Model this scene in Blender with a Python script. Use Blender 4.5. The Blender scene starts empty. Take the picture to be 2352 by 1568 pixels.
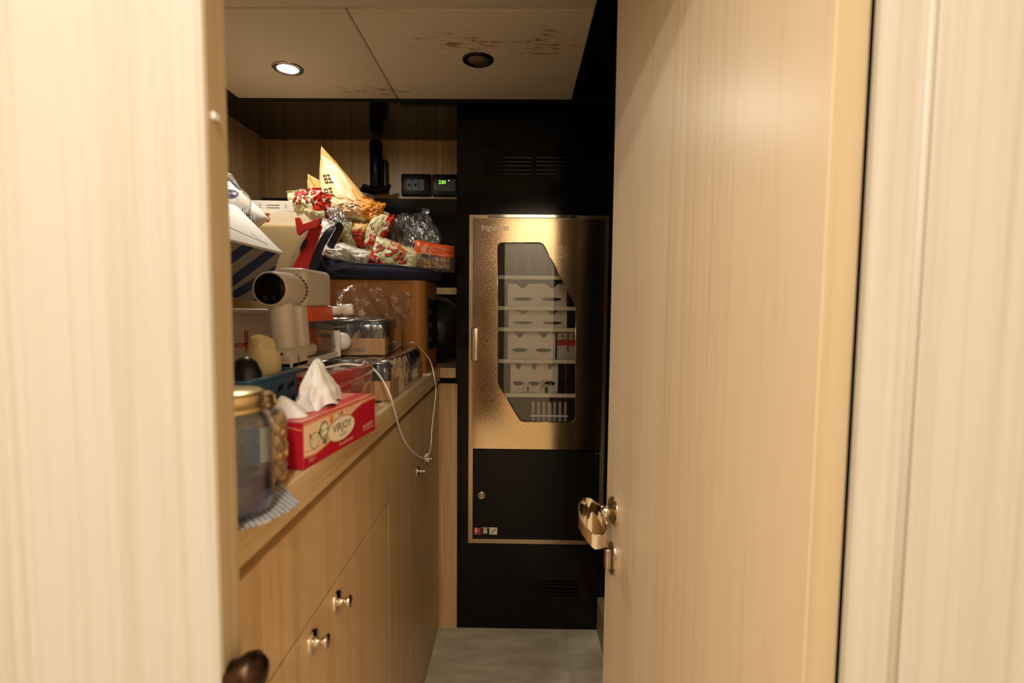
import bpy, bmesh, math, random
from mathutils import Vector, Matrix, noise
V3 = Vector
random.seed(7)
scene = bpy.context.scene
COL = scene.collection

# ------------------------------------------------------------------ camera
CAM_H, FPX = 1.18, 1176.0            # eye height (m); focal length in pixels of a 2352 px wide frame (18 mm)
_Y = V3((14, -79, FPX)).normalized()                     # room axes seen from the camera (x right, y down, z forward)
_D = V3((-165, 17500, FPX)); _D = (_D - _Y * _D.dot(_Y)).normalized()
_Z = -_D; _X = _Y.cross(_Z)
cam_d = bpy.data.cameras.new('camera'); cam = bpy.data.objects.new('camera', cam_d); COL.objects.link(cam)
cam_d.sensor_width = 36.0; cam_d.lens = 36.0 * FPX / 2352.0; cam_d.clip_start = 0.01
cam_d.dof.use_dof = True; cam_d.dof.focus_distance = 1.7; cam_d.dof.aperture_fstop = 3.6
cx = V3((_X[0], _Y[0], _Z[0])); cy = -V3((_X[1], _Y[1], _Z[1])); cz = -V3((_X[2], _Y[2], _Z[2]))
cam.matrix_world = Matrix(((cx.x, cy.x, cz.x, 0), (cx.y, cy.y, cz.y, 0), (cx.z, cy.z, cz.z, CAM_H), (0, 0, 0, 1)))
scene.camera = cam
def ray(px, py):
    p = V3((px - 1176, py - 784, FPX)); return V3((p.dot(_X), p.dot(_Y), p.dot(_Z)))
EYE = V3((0, 0, CAM_H))
def pY(px, py, y): r = ray(px, py); return r * (y / r.y) + EYE
def pZ(px, py, z): r = ray(px, py); return r * ((z - CAM_H) / r.z) + EYE
def pX(px, py, x): r = ray(px, py); return r * (x / r.x) + EYE
def pP(px, py, q, n): r = ray(px, py); return r * ((q - EYE).dot(n) / r.dot(n)) + EYE

# ------------------------------------------------------------------ world, lamps, exposure
w = bpy.data.worlds.new('world'); scene.world = w; w.use_nodes = True
w.node_tree.nodes['Background'].inputs[0].default_value = (1, .8, .6, 1)
w.node_tree.nodes['Background'].inputs[1].default_value = 0.02
scene.view_settings.view_transform = 'Standard'; scene.view_settings.look = 'None'
scene.view_settings.gamma = 1; scene.view_settings.use_curve_mapping = False
scene.view_settings.exposure = 0.0
def lamp(name, loc, power, radius, color=(1, .95, .875), spread=180, direc=None, shape='DISK', sy=None):
    d = bpy.data.lights.new(name, 'AREA'); d.shape = shape; d.size = radius * 2
    if sy: d.size_y = sy
    d.energy = power; d.color = color; d.spread = math.radians(spread)
    o = bpy.data.objects.new(name, d); COL.objects.link(o); o.location = loc
    if direc: o.rotation_euler = V3(direc).to_track_quat('-Z', 'Y').to_euler()
    return o
LAMP_LIT = V3((-.665, 1.505, 1.855))
lamp('pantry_downlight_lamp', LAMP_LIT - V3((0, 0, .012)), 2.9, .03, (1, .93, .82))
lamp('corridor_downlight_lamp', (-.10, -.3, 2.235), 11.0, .05)
lamp('added_rear_wall_fill', (.2, -1.3, 2.235), 18.0, .04)  # unseen lamp added so the rear wall mirrors brighter in the steel
lamp('added_door_fill', (-.62, -.62, 2.235), 15.0, .04)  # unseen lamp, added to light the open door more frontally

# ------------------------------------------------------------------ materials
def nmat(name):
    m = bpy.data.materials.new(name); m.use_nodes = True
    nt = m.node_tree; return m, nt, nt.nodes['Principled BSDF']
def setp(b, **k):
    for key, v in k.items():
        b.inputs[key.replace('_', ' ')].default_value = v
def C(r, g, b):
    f = lambda c: (c / 255 / 12.92) if c / 255 <= .04045 else ((c / 255 + .055) / 1.055) ** 2.4
    return (f(r), f(g), f(b), 1)
def noise_bump(nt, b, scale, strength, stretch=(1, 1, 1), detail=4, dist=.001):
    tc = nt.nodes.new('ShaderNodeTexCoord'); mp = nt.nodes.new('ShaderNodeMapping'); mp.inputs['Scale'].default_value = stretch
    nz = nt.nodes.new('ShaderNodeTexNoise'); nz.inputs['Scale'].default_value = scale; nz.inputs['Detail'].default_value = detail
    bp = nt.nodes.new('ShaderNodeBump'); bp.inputs['Strength'].default_value = strength; bp.inputs['Distance'].default_value = dist
    nt.links.new(tc.outputs['Object'], mp.inputs[0]); nt.links.new(mp.outputs[0], nz.inputs[0])
    nt.links.new(nz.outputs['Fac'], bp.inputs['Height']); nt.links.new(bp.outputs[0], b.inputs['Normal'])
    return nz
def plain(name, col, rough=.5, metal=0, bump=None, **k):
    m, nt, b = nmat(name); setp(b, Base_Color=col, Roughness=rough, Metallic=metal)
    for key, v in k.items(): b.inputs[key.replace('_', ' ')].default_value = v
    if bump: noise_bump(nt, b, *bump)
    else:
        nz = nt.nodes.new('ShaderNodeTexNoise'); nz.inputs['Scale'].default_value = 40
        mr = nt.nodes.new('ShaderNodeMapRange'); mr.inputs['To Min'].default_value = max(0, rough - .04); mr.inputs['To Max'].default_value = min(1, rough + .04)
        nt.links.new(nz.outputs['Fac'], mr.inputs['Value']); nt.links.new(mr.outputs[0], b.inputs['Roughness'])
    return m
def wood(name, light, dark, rough=.42, fine=260, broad=26, zs=.012, coat=.15, axis=2):
    m, nt, b = nmat(name)
    tc = nt.nodes.new('ShaderNodeTexCoord')
    outs = []
    for sc, st in ((fine, zs), (broad, zs * 2.2)):
        mp = nt.nodes.new('ShaderNodeMapping'); mp.inputs['Scale'].default_value = [st if k == axis else 1 for k in range(3)]
        nz = nt.nodes.new('ShaderNodeTexNoise'); nz.inputs['Scale'].default_value = sc; nz.inputs['Detail'].default_value = 5; nz.inputs['Roughness'].default_value = .6
        nt.links.new(tc.outputs['Object'], mp.inputs[0]); nt.links.new(mp.outputs[0], nz.inputs[0]); outs.append(nz)
    ad = nt.nodes.new('ShaderNodeMath'); ad.operation = 'ADD'; nt.links.new(outs[0].outputs['Fac'], ad.inputs[0]); nt.links.new(outs[1].outputs['Fac'], ad.inputs[1])
    mr = nt.nodes.new('ShaderNodeMapRange'); mr.inputs['From Min'].default_value = .72; mr.inputs['From Max'].default_value = 1.22
    nt.links.new(ad.outputs[0], mr.inputs['Value'])
    rp = nt.nodes.new('ShaderNodeValToRGB'); rp.color_ramp.elements[0].color = dark; rp.color_ramp.elements[1].color = light
    rp.color_ramp.elements[0].position = .05; rp.color_ramp.elements[1].position = .75
    nt.links.new(mr.outputs[0], rp.inputs[0]); nt.links.new(rp.outputs[0], b.inputs['Base Color'])
    bp = nt.nodes.new('ShaderNodeBump'); bp.inputs['Strength'].default_value = .12; bp.inputs['Distance'].default_value = .0005
    nt.links.new(outs[0].outputs['Fac'], bp.inputs['Height']); nt.links.new(bp.outputs[0], b.inputs['Normal'])
    setp(b, Roughness=rough); b.inputs['Coat Weight'].default_value = coat; b.inputs['Coat Roughness'].default_value = .3
    return m
def film(name, tint=(1, 1, 1, 1), haze=.06, rough=.08, bump=(60, .5), gloss=1.0, hcol=(.9, .9, .9, 1)):
    """thin clear plastic or glass: see-through, with mirror-like glints and a little milky haze"""
    m, nt, b = nmat(name); nt.nodes.remove(b); out = nt.nodes['Material Output']
    tr = nt.nodes.new('ShaderNodeBsdfTransparent'); tr.inputs[0].default_value = tint
    gl = nt.nodes.new('ShaderNodeBsdfGlossy'); gl.inputs['Roughness'].default_value = rough
    df = nt.nodes.new('ShaderNodeBsdfDiffuse'); df.inputs[0].default_value = hcol
    fr = nt.nodes.new('ShaderNodeLayerWeight'); pw = nt.nodes.new('ShaderNodeMath'); pw.operation = 'POWER'; pw.inputs[1].default_value = 3.5
    nt.links.new(fr.outputs['Facing'], pw.inputs[0])
    mu = nt.nodes.new('ShaderNodeMath'); mu.operation = 'MULTIPLY_ADD'; mu.inputs[1].default_value = .8 * gloss; mu.inputs[2].default_value = .05 * gloss; mu.use_clamp = True
    m1 = nt.nodes.new('ShaderNodeMixShader'); m2 = nt.nodes.new('ShaderNodeMixShader'); m1.inputs[0].default_value = haze
    nt.links.new(tr.outputs[0], m1.inputs[1]); nt.links.new(df.outputs[0], m1.inputs[2])
    nt.links.new(pw.outputs[0], mu.inputs[0]); nt.links.new(mu.outputs[0], m2.inputs[0])
    nt.links.new(m1.outputs[0], m2.inputs[1]); nt.links.new(gl.outputs[0], m2.inputs[2]); nt.links.new(m2.outputs[0], out.inputs[0])
    if bump:
        nz = nt.nodes.new('ShaderNodeTexNoise'); nz.inputs['Scale'].default_value = bump[0]; nz.inputs['Detail'].default_value = 3
        tc = nt.nodes.new('ShaderNodeTexCoord'); nt.links.new(tc.outputs['Object'], nz.inputs[0])
        bp = nt.nodes.new('ShaderNodeBump'); bp.inputs['Strength'].default_value = bump[1]; bp.inputs['Distance'].default_value = .004
        nt.links.new(nz.outputs['Fac'], bp.inputs['Height'])
        for n in (gl, df, fr): nt.links.new(bp.outputs[0], n.inputs['Normal'])
    return m
def two_tone(name, a, bcol, scale, lo, hi, rough=.6, metal=0, stretch=(1, 1, 1), bump=.2, detail=6, rough2=None):
    m, nt, b = nmat(name)
    tc = nt.nodes.new('ShaderNodeTexCoord'); mp = nt.nodes.new('ShaderNodeMapping'); mp.inputs['Scale'].default_value = stretch
    nz = nt.nodes.new('ShaderNodeTexNoise'); nz.inputs['Scale'].default_value = scale; nz.inputs['Detail'].default_value = detail
    rp = nt.nodes.new('ShaderNodeValToRGB'); rp.color_ramp.elements[0].color = a; rp.color_ramp.elements[1].color = bcol
    rp.color_ramp.elements[0].position = lo; rp.color_ramp.elements[1].position = hi
    nt.links.new(tc.outputs['Object'], mp.inputs[0]); nt.links.new(mp.outputs[0], nz.inputs[0])
    nt.links.new(nz.outputs['Fac'], rp.inputs[0]); nt.links.new(rp.outputs[0], b.inputs['Base Color'])
    bp = nt.nodes.new('ShaderNodeBump'); bp.inputs['Strength'].default_value = bump; bp.inputs['Distance'].default_value = .001
    nt.links.new(nz.outputs['Fac'], bp.inputs['Height']); nt.links.new(bp.outputs[0], b.inputs['Normal'])
    setp(b, Roughness=rough, Metallic=metal)
    if rough2 is not None:
        mr = nt.nodes.new('ShaderNodeMapRange'); mr.inputs['From Min'].default_value = lo; mr.inputs['From Max'].default_value = hi
        mr.inputs['To Min'].default_value = rough; mr.inputs['To Max'].default_value = rough2
        nt.links.new(nz.outputs['Fac'], mr.inputs['Value']); nt.links.new(mr.outputs[0], b.inputs['Roughness'])
    return m
def weave(name, a, b2, sx, sz, rough=.85):
    m, nt, b = nmat(name)
    tc = nt.nodes.new('ShaderNodeTexCoord'); mp = nt.nodes.new('ShaderNodeMapping'); mp.inputs['Scale'].default_value = (sx, sx, sz)
    ck = nt.nodes.new('ShaderNodeTexChecker'); ck.inputs['Scale'].default_value = 1; ck.inputs[1].default_value = a; ck.inputs[2].default_value = b2
    nt.links.new(tc.outputs['Object'], mp.inputs[0]); nt.links.new(mp.outputs[0], ck.inputs[0]); nt.links.new(ck.outputs[0], b.inputs['Base Color'])
    setp(b, Roughness=rough); return m
def glow(name, col, strength):
    m, nt, b = nmat(name); setp(b, Base_Color=col); b.inputs['Emission Color'].default_value = col; b.inputs['Emission Strength'].default_value = strength; return m

OAK = wood('light_oak_veneer', C(216, 182, 134), C(196, 158, 110))
OAKD = wood('oak_door_veneer', C(234, 212, 176), C(220, 193, 152), rough=.34, fine=150, broad=14, coat=.35)
OAKP = wood('washed_out_oak_casing', C(198, 191, 178), C(184, 173, 153), rough=.45, fine=120, broad=10)  # overexposed near panels: their washed-out light is put into the colour
OAKN = wood('niche_oak_veneer', C(206, 170, 118), C(168, 130, 82), fine=300, broad=30)
OAKH = wood('light_oak_worktop', C(226, 196, 150), C(196, 158, 108), axis=1)
OAKE = wood('oak_toned_down_edge', C(194, 172, 136), C(178, 152, 112), rough=.45, fine=120, broad=10)  # darker edge tone: dimmer light on the jamb reveal put into colour
BLACK = plain('gloss_black_lacquer', (.006, .005, .005, 1), .09)
BLACKM = plain('satin_black_panel', (.006, .0055, .005, 1), .3, Specular_IOR_Level=.22)
BLACKP = plain('black_appliance_panel', (.005, .0045, .004, 1), .12, Specular_IOR_Level=.28)
MATTE = plain('matte_black', (.008, .008, .008, 1), .6)
SUEDE = None
def make_suede():
    m, nt, b = nmat('stained_cream_suede')
    tc = nt.nodes.new('ShaderNodeTexCoord')
    mp = nt.nodes.new('ShaderNodeMapping'); mp.inputs['Scale'].default_value = (9, 30, 1)
    n1 = nt.nodes.new('ShaderNodeTexNoise'); n1.inputs['Scale'].default_value = 2.2; n1.inputs['Detail'].default_value = 6; n1.inputs['Roughness'].default_value = .62
    n2 = nt.nodes.new('ShaderNodeTexNoise'); n2.inputs['Scale'].default_value = 3.2; n2.inputs['Detail'].default_value = 2
    nt.links.new(tc.outputs['Object'], mp.inputs[0]); nt.links.new(mp.outputs[0], n1.inputs[0]); nt.links.new(tc.outputs['Object'], n2.inputs[0])
    # stains gather round one damp patch of the panels
    sx = nt.nodes.new('ShaderNodeSeparateXYZ'); nt.links.new(tc.outputs['Object'], sx.inputs[0])
    def M(op, a, bb=None, clamp=False):
        n = nt.nodes.new('ShaderNodeMath'); n.operation = op; n.use_clamp = clamp
        for i, v in enumerate((a, bb)):
            if v is None: continue
            if hasattr(v, 'links') or hasattr(v, 'is_linked'): nt.links.new(v, n.inputs[i])
            else: n.inputs[i].default_value = v
        return n.outputs[0]
    def blob(x0, y0, rx, ry):
        dx = M('DIVIDE', M('SUBTRACT', sx.outputs[0], x0), rx); dy = M('DIVIDE', M('SUBTRACT', sx.outputs[1], y0), ry)
        return M('SUBTRACT', 1, M('ADD', M('MULTIPLY', dx, dx), M('MULTIPLY', dy, dy)), True)
    area = M('MAXIMUM', blob(-.17, 1.36, .2, .07), M('MAXIMUM', blob(.06, 1.36, .13, .13), blob(-.45, 1.66, .25, .05)))
    core = M('MULTIPLY', area, M('GREATER_THAN', n1.outputs['Fac'], .0))
    th = M('SUBTRACT', M('ADD', n1.outputs['Fac'], M('MULTIPLY', area, .14)), .64)
    f = M('MULTIPLY', M('MULTIPLY', th, 14, True), area, True)
    base = nt.nodes.new('ShaderNodeValToRGB'); base.color_ramp.elements[0].color = C(214, 195, 166); base.color_ramp.elements[1].color = C(226, 211, 186)
    nt.links.new(n2.outputs['Fac'], base.inputs[0])
    mx = nt.nodes.new('ShaderNodeMixRGB'); mx.inputs[2].default_value = C(168, 130, 78)
    nt.links.new(f, mx.inputs[0]); nt.links.new(base.outputs[0], mx.inputs[1]); nt.links.new(mx.outputs[0], b.inputs['Base Color'])
    setp(b, Roughness=.95); return m
SUEDE = make_suede()
CARPET = two_tone('grey_beige_carpet', C(182, 168, 140), C(212, 198, 168), 9, .35, .68, .95, stretch=(1, 2.5, 1), bump=.1)
CORR = plain('cream_corridor_wall', C(238, 222, 196), .5)
CORRD = wood('dark_walnut', C(70, 46, 28), C(40, 25, 15))
def make_steel():
    m, nt, b = nmat('mottled_brushed_steel')
    tc = nt.nodes.new('ShaderNodeTexCoord')
    vo = nt.nodes.new('ShaderNodeTexNoise'); vo.inputs['Scale'].default_value = 200; vo.inputs['Detail'].default_value = 3
    br = nt.nodes.new('ShaderNodeTexNoise'); br.inputs['Scale'].default_value = 4.5; br.inputs['Detail'].default_value = 3
    nt.links.new(tc.outputs['Object'], vo.inputs[0]); nt.links.new(tc.outputs['Object'], br.inputs[0])
    ad = nt.nodes.new('ShaderNodeMath'); ad.operation = 'MULTIPLY_ADD'; ad.inputs[1].default_value = .45
    nt.links.new(br.outputs['Fac'], ad.inputs[0]); nt.links.new(vo.outputs['Fac'], ad.inputs[2])
    rp = nt.nodes.new('ShaderNodeValToRGB'); rp.color_ramp.elements[0].color = C(196, 170, 136); rp.color_ramp.elements[1].color = C(212, 190, 158)
    rp.color_ramp.elements[0].position = .76; rp.color_ramp.elements[1].position = .80
    nt.links.new(ad.outputs[0], rp.inputs[0]); nt.links.new(rp.outputs[0], b.inputs['Base Color'])
    mr = nt.nodes.new('ShaderNodeMapRange'); mr.inputs['From Min'].default_value = .76; mr.inputs['From Max'].default_value = .80
    mr.inputs['To Min'].default_value = .115; mr.inputs['To Max'].default_value = .15
    nt.links.new(ad.outputs[0], mr.inputs['Value']); nt.links.new(mr.outputs[0], b.inputs['Roughness'])
    setp(b, Metallic=1.0); return m
STEEL = make_steel()
BSTEEL = plain('brushed_steel', C(205, 188, 160), .22, 1)
CHROME = plain('chrome', C(225, 215, 200), .07, 1)
NICKEL = plain('satin_nickel', C(190, 180, 165), .28, 1)
BRONZE = plain('dark_bronze', C(70, 52, 38), .35, 1)
WHITE = plain('white_plastic', C(236, 228, 214), .35)
WHITEG = plain('warm_white_plastic', C(228, 216, 198), .42)
PAPER = plain('white_paper', C(238, 232, 220), .8)
TISSUE = plain('tissue_paper', C(245, 242, 235), .9, Subsurface_Weight=.0)
GREYP = plain('grey_plastic', C(80, 78, 76), .4)
SCREEN = plain('black_screen_glass', (.004, .004, .004, 1), .12, Specular_IOR_Level=.12)
ORANGE_T = plain('orange_tinted_plastic', C(250, 100, 36), .25)
SMOKE = film('smoky_clear_plastic', (.80, .72, .62, 1), .14, .1, None, 1.0, (.35, .25, .18, 1))
GLASS = film('clear_glass', (.9, .92, .93, 1), .02, .03, None, 1.1)
GLASSB = film('blue_tinted_jar_plastic', (.90, .93, .97, 1), .01, .06, (25, .25), 1.3, (.45, .5, .6, 1))
FILM = film('crumpled_clear_film', (.97, .97, .97, 1), .05, .12, (90, 1.0), 2.6)
WRAP = film('tight_shrink_wrap', (.98, .975, .96, 1), .05, .12, (34, .35), 1.8)
FRGLASS = film('fridge_door_glass', (.98, .97, .95, 1), .01, .02, None, 1.0, (.5, .45, .38, 1))
CARD = two_tone('brown_cardboard', C(166, 126, 78), C(188, 148, 98), 60, .3, .7, .85, stretch=(1, 1, .3), bump=.05)
ORNG_BOX = two_tone('orange_brown_box', C(176, 112, 42), C(196, 130, 56), 14, .3, .7, .45, stretch=(3, 3, .15), bump=.03)
CANB = plain('black_can_paint', C(38, 36, 38), .25, .6)
CANT = plain('can_aluminium', C(200, 196, 190), .2, 1)
RED = plain('glossy_crimson_card', C(186, 26, 44), .35)
COKE = plain('red_printed_card', C(216, 44, 38), .4)
PEACH = plain('peach_print', C(246, 206, 172), .45)
SALMON = plain('salmon_print', C(232, 140, 104), .45)
CREAMP = plain('cream_print', C(240, 226, 196), .5)
GOLDP = plain('gold_print', C(196, 160, 110), .4, .3)
GREYT = plain('grey_print', C(120, 112, 104), .7)
DARKP = plain('near_black_print', C(30, 26, 24), .6)
BLUEP = plain('blue_plastic', C(52, 112, 150), .35)
NAVY = weave('navy_canvas', C(28, 30, 52), C(36, 38, 62), 900, 900)
NAVYP = plain('navy_print', C(44, 56, 104), .6)
NAVYS = plain('navy_stripe', C(40, 56, 92), .7)
GREYS = plain('grey_stripe', C(150, 142, 132), .7)
WOVEN = weave('beige_woven_fibre', C(206, 182, 132), C(150, 124, 80), 330, 300)
MATW = weave('grey_checked_mat', C(200, 196, 190), C(110, 112, 122), 260, 260)
CREAMC = plain('cream_rubber', C(236, 216, 160), .45)
CREAM2 = plain('yellow_cream_rubber', C(240, 226, 172), .4)
BLKR = plain('black_rubber', C(24, 20, 22), .3)
GOLD = plain('brushed_gold_lid', C(214, 190, 140), .32, 1)
PURPLE = plain('dark_plum_liquid', C(66, 24, 62), .25)
NUT = two_tone('roasted_nut', C(196, 138, 66), C(236, 196, 132), 60, .35, .65, .6, bump=.5)
BLUEL = plain('blue_label', C(60, 120, 170), .5)
BAGC = plain('pale_cream_foil', C(224, 216, 168), .3, bump=(35, .25, (1, 1, 1), 4, .002))
BAGR = plain('red_foil', C(214, 44, 30), .3, bump=(35, .25, (1, 1, 1), 4, .002))
BAGO = plain('orange_foil', C(232, 150, 60), .25, bump=(30, .5, (1, 1, 1), 4, .003))
BAGK = plain('kraft_foil', C(216, 170, 104), .4, bump=(30, .5, (1, 1, 1), 4, .003))
BAGW = plain('white_foil', C(232, 226, 212), .4, bump=(35, .25, (1, 1, 1), 4, .002))
BAGB = plain('brown_foil', C(130, 58, 26), .3, bump=(35, .25, (1, 1, 1), 4, .002))
BAGG = plain('green_grey_foil', C(170, 172, 130), .3, bump=(35, .6, (1, 1, 1), 4, .003))
REDP = plain('red_print', C(204, 40, 30), .5)
REDPAPER = plain('red_paper', C(206, 40, 34), .6)
OUTL = plain('brown_print', C(90, 56, 30), .6)
NOODLE = two_tone('dried_noodle', C(176, 116, 48), C(222, 172, 92), 70, .4, .6, .7, bump=1.0)
ORNG = plain('orange_print', C(226, 92, 36), .35)
CABLE = plain('white_cable', C(238, 230, 216), .5)
FRWHITE = plain('fridge_liner_plastic', C(246, 236, 216), .4)
FRGREY = plain('fridge_grey_liner', C(120, 108, 96), .5)

# ------------------------------------------------------------------ mesh builder
def ortho(o, r, u):
    r = V3(r).normalized(); u = V3(u); n = r.cross(u).normalized(); u = n.cross(r).normalized()
    return V3(o), r, u, n
class MB:
    def __init__(s): s.bm = bmesh.new(); s.mats = []
    def mi(s, m):
        if m not in s.mats: s.mats.append(m)
        return s.mats.index(m)
    def merge(s, tb, mat, smooth=False):
        if mat is not None:
            i = s.mi(mat)
            for f in tb.faces: f.material_index = i
        for f in tb.faces: f.smooth = smooth
        me = bpy.data.meshes.new('t'); tb.to_mesh(me); tb.free(); s.bm.from_mesh(me); bpy.data.meshes.remove(me); return s
    def hexa(s, o, a, b, c, mat, bev=0, seg=2, smooth=False):
        o, a, b, c = map(V3, (o, a, b, c)); tb = bmesh.new()
        v = [tb.verts.new(o + a * i + b * j + c * k) for k in (0, 1) for j in (0, 1) for i in (0, 1)]
        for q in ((0, 2, 3, 1), (4, 5, 7, 6), (0, 1, 5, 4), (2, 6, 7, 3), (0, 4, 6, 2), (1, 3, 7, 5)): tb.faces.new([v[i] for i in q])
        bmesh.ops.recalc_face_normals(tb, faces=tb.faces)
        if bev: bmesh.ops.bevel(tb, geom=list(tb.edges), offset=bev, segments=seg, profile=.5, affect='EDGES')
        return s.merge(tb, mat, smooth or (bev > 0 and seg > 2))
    def box(s, x0, x1, y0, y1, z0, z1, mat, bev=0, seg=2):
        return s.hexa((x0, y0, z0), (x1 - x0, 0, 0), (0, y1 - y0, 0), (0, 0, z1 - z0), mat, bev, seg)
    def prism(s, pts, depth, mat, bev=0, smooth=False):
        """pts: 3D loop; depth: vector"""
        tb = bmesh.new(); d = V3(depth); n = len(pts)
        a = [tb.verts.new(V3(p)) for p in pts]; b = [tb.verts.new(V3(p) + d) for p in pts]
        tb.faces.new(a); tb.faces.new(b[::-1])
        for i in range(n): tb.faces.new((a[i], b[i], b[(i + 1) % n], a[(i + 1) % n]))
        bmesh.ops.recalc_face_normals(tb, faces=tb.faces)
        if bev: bmesh.ops.bevel(tb, geom=list(tb.edges), offset=bev, segments=2, profile=.5, affect='EDGES')
        return s.merge(tb, mat, smooth)
    def plate_hole(s, outer, holes, depth, mat):
        tb = bmesh.new(); edges = []
        for lp in [outer] + holes:
            vs = [tb.verts.new(V3(p)) for p in lp]
            for i in range(len(vs)): edges.append(tb.edges.new((vs[i], vs[(i + 1) % len(vs)])))
        bmesh.ops.triangle_fill(tb, use_beauty=True, use_dissolve=False, edges=edges)
        g = bmesh.ops.extrude_face_region(tb, geom=list(tb.faces))
        bmesh.ops.translate(tb, vec=V3(depth), verts=[x for x in g['geom'] if isinstance(x, bmesh.types.BMVert)])
        bmesh.ops.recalc_face_normals(tb, faces=tb.faces)
        return s.merge(tb, mat)
    def lathe(s, prof, o, mat, axis=(0, 0, 1), n=32, smooth=True, side=None, arc=None):
        """prof: list of (radius, height) along axis from o"""
        ax = V3(axis).normalized(); t = V3((1, 0, 0)) if abs(ax.x) < .9 else V3((0, 1, 0))
        r = ax.cross(t).normalized(); u = ax.cross(r); o = V3(o); tb = bmesh.new(); rings = []
        for rad, h in prof:
            if rad < 1e-6: rings.append([tb.verts.new(o + ax * h)])
            else: rings.append([tb.verts.new(o + ax * h + (r * math.cos(2 * math.pi * k / n) + u * math.sin(2 * math.pi * k / n)) * rad) for k in range(n)])
        for a, b in zip(rings, rings[1:]):
            if len(a) == 1 and len(b) == 1: continue
            for k in range(n):
                k2 = (k + 1) % n
                if len(a) == 1: tb.faces.new((a[0], b[k], b[k2]))
                elif len(b) == 1: tb.faces.new((a[k], a[k2], b[0]))
                else: tb.faces.new((a[k], a[k2], b[k2], b[k]))
        bmesh.ops.recalc_face_normals(tb, faces=tb.faces)
        s.merge(tb, mat, smooth); return s
    def cyl(s, a, b, r, mat, n=24, smooth=True, bev=0):
        a, b = V3(a), V3(b); L = (b - a).length
        pr = [(0, 0), (r - bev, 0), (r, bev), (r, L - bev), (r - bev, L), (0, L)] if bev else [(0, 0), (r, 0), (r, L), (0, L)]
        tb = MB(); tb.lathe(pr, a, mat, b - a, n, False)
        for f in tb.bm.faces:
            f.smooth = smooth and len(f.verts) == 4
        me = bpy.data.meshes.new('t'); i = s.mi(mat)
        for f in tb.bm.faces: f.material_index = i
        tb.bm.to_mesh(me); tb.bm.free(); s.bm.from_mesh(me); bpy.data.meshes.remove(me); return s
    def tube(s, pts, r, mat, n=8, flat=None, smooth=True, res=6, close=False):
        """smooth curve through pts; flat=(width vector list or vector, thickness) turns it into a strap"""
        P = [V3(p) for p in pts]; Q = []
        m = len(P)
        for i in range(m - 1):
            p0, p1, p2, p3 = P[max(i - 1, 0)], P[i], P[i + 1], P[min(i + 2, m - 1)]
            for k in range(res):
                t = k / res; Q.append(.5 * ((2 * p1) + (p2 - p0) * t + (2 * p0 - 5 * p1 + 4 * p2 - p3) * t * t + (3 * p1 - p0 - 3 * p2 + p3) * t ** 3))
        Q.append(P[-1]); tb = bmesh.new(); rings = []; up = V3((0, 0, 1))
        for i, q in enumerate(Q):
            d = (Q[min(i + 1, len(Q) - 1)] - Q[max(i - 1, 0)]).normalized()
            if flat:
                wv = V3(flat[0]); wv = (wv - d * wv.dot(d)); W = wv.normalized() * (flat[2] / 2); T = d.cross(W).normalized() * (flat[1] / 2)
                rings.append([tb.verts.new(q + W * a + T * b) for a, b in ((-1, -1), (1, -1), (1, 1), (-1, 1))])
            else:
                a = d.cross(up)
                if a.length < 1e-3: a = d.cross(V3((1, 0, 0)))
                a.normalize(); b = d.cross(a)
                if i and (a.dot(la) < 0): a, b = -a, -b
                la = a; rings.append([tb.verts.new(q + (a * math.cos(2 * math.pi * k / n) + b * math.sin(2 * math.pi * k / n)) * r) for k in range(n)])
        N = len(rings[0])
        for A, B in zip(rings, rings[1:]):
            for k in range(N): tb.faces.new((A[k], A[(k + 1) % N], B[(k + 1) % N], B[k]))
        tb.faces.new(rings[0][::-1]); tb.faces.new(rings[-1])
        bmesh.ops.recalc_face_normals(tb, faces=tb.faces)
        return s.merge(tb, mat, smooth and not flat)
    def grid(s, fn, nu, nv, mat, smooth=True, closed_u=False):
        """fn(u,v) u,v in 0..1 -> point; mat may be a function of (u,v)"""
        tb = bmesh.new()
        vs = [[tb.verts.new(fn(i / nu, j / nv)) for i in range(nu + (0 if closed_u else 1))] for j in range(nv + 1)]
        for j in range(nv):
            for i in range(nu):
                f = tb.faces.new((vs[j][i], vs[j][(i + 1) % len(vs[j])], vs[j + 1][(i + 1) % len(vs[j])], vs[j + 1][i]))
                f.material_index = s.mi(mat((i + .5) / nu, (j + .5) / nv) if callable(mat) else mat)
        return s.merge(tb, None, smooth)
    def blob(s, c, rad, mat, amp=.15, seed=0, n=2, fq=2.0):
        tb = bmesh.new(); bmesh.ops.create_icosphere(tb, subdivisions=n, radius=1)
        for v in tb.verts:
            k = 1 + amp * noise.noise(v.co * fq + V3((seed, seed * .7, 3)))
            v.co = V3(c) + V3((v.co.x * rad[0], v.co.y * rad[1], v.co.z * rad[2])) * k
        return s.merge(tb, mat, True)
    def poly(s, pts2, fr, mat, off=.0004):
        o, r, u, n = fr; tb = bmesh.new()
        tb.faces.new([tb.verts.new(o + r * x + u * y + n * off) for x, y in pts2])
        return s.merge(tb, mat)
    def ell(s, x, y, a, b, fr, mat, off=.0004, rot=0, n=28):
        c, q = math.cos(rot), math.sin(rot)
        return s.poly([(x + a * math.cos(t) * c - b * math.sin(t) * q, y + a * math.cos(t) * q + b * math.sin(t) * c) for t in [2 * math.pi * k / n for k in range(n)]], fr, mat, off)
    def band(s, pts, wdt, fr, mat, off=.0006):
        for (x0, y0), (x1, y1) in zip(pts, pts[1:]):
            dx, dy = x1 - x0, y1 - y0; L = math.hypot(dx, dy) or 1; ex, ey = -dy / L * wdt / 2, dx / L * wdt / 2
            s.poly([(x0 - ex, y0 - ey), (x1 - ex, y1 - ey), (x1 + ex, y1 + ey), (x0 + ex, y0 + ey)], fr, mat, off)
        return s
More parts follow.
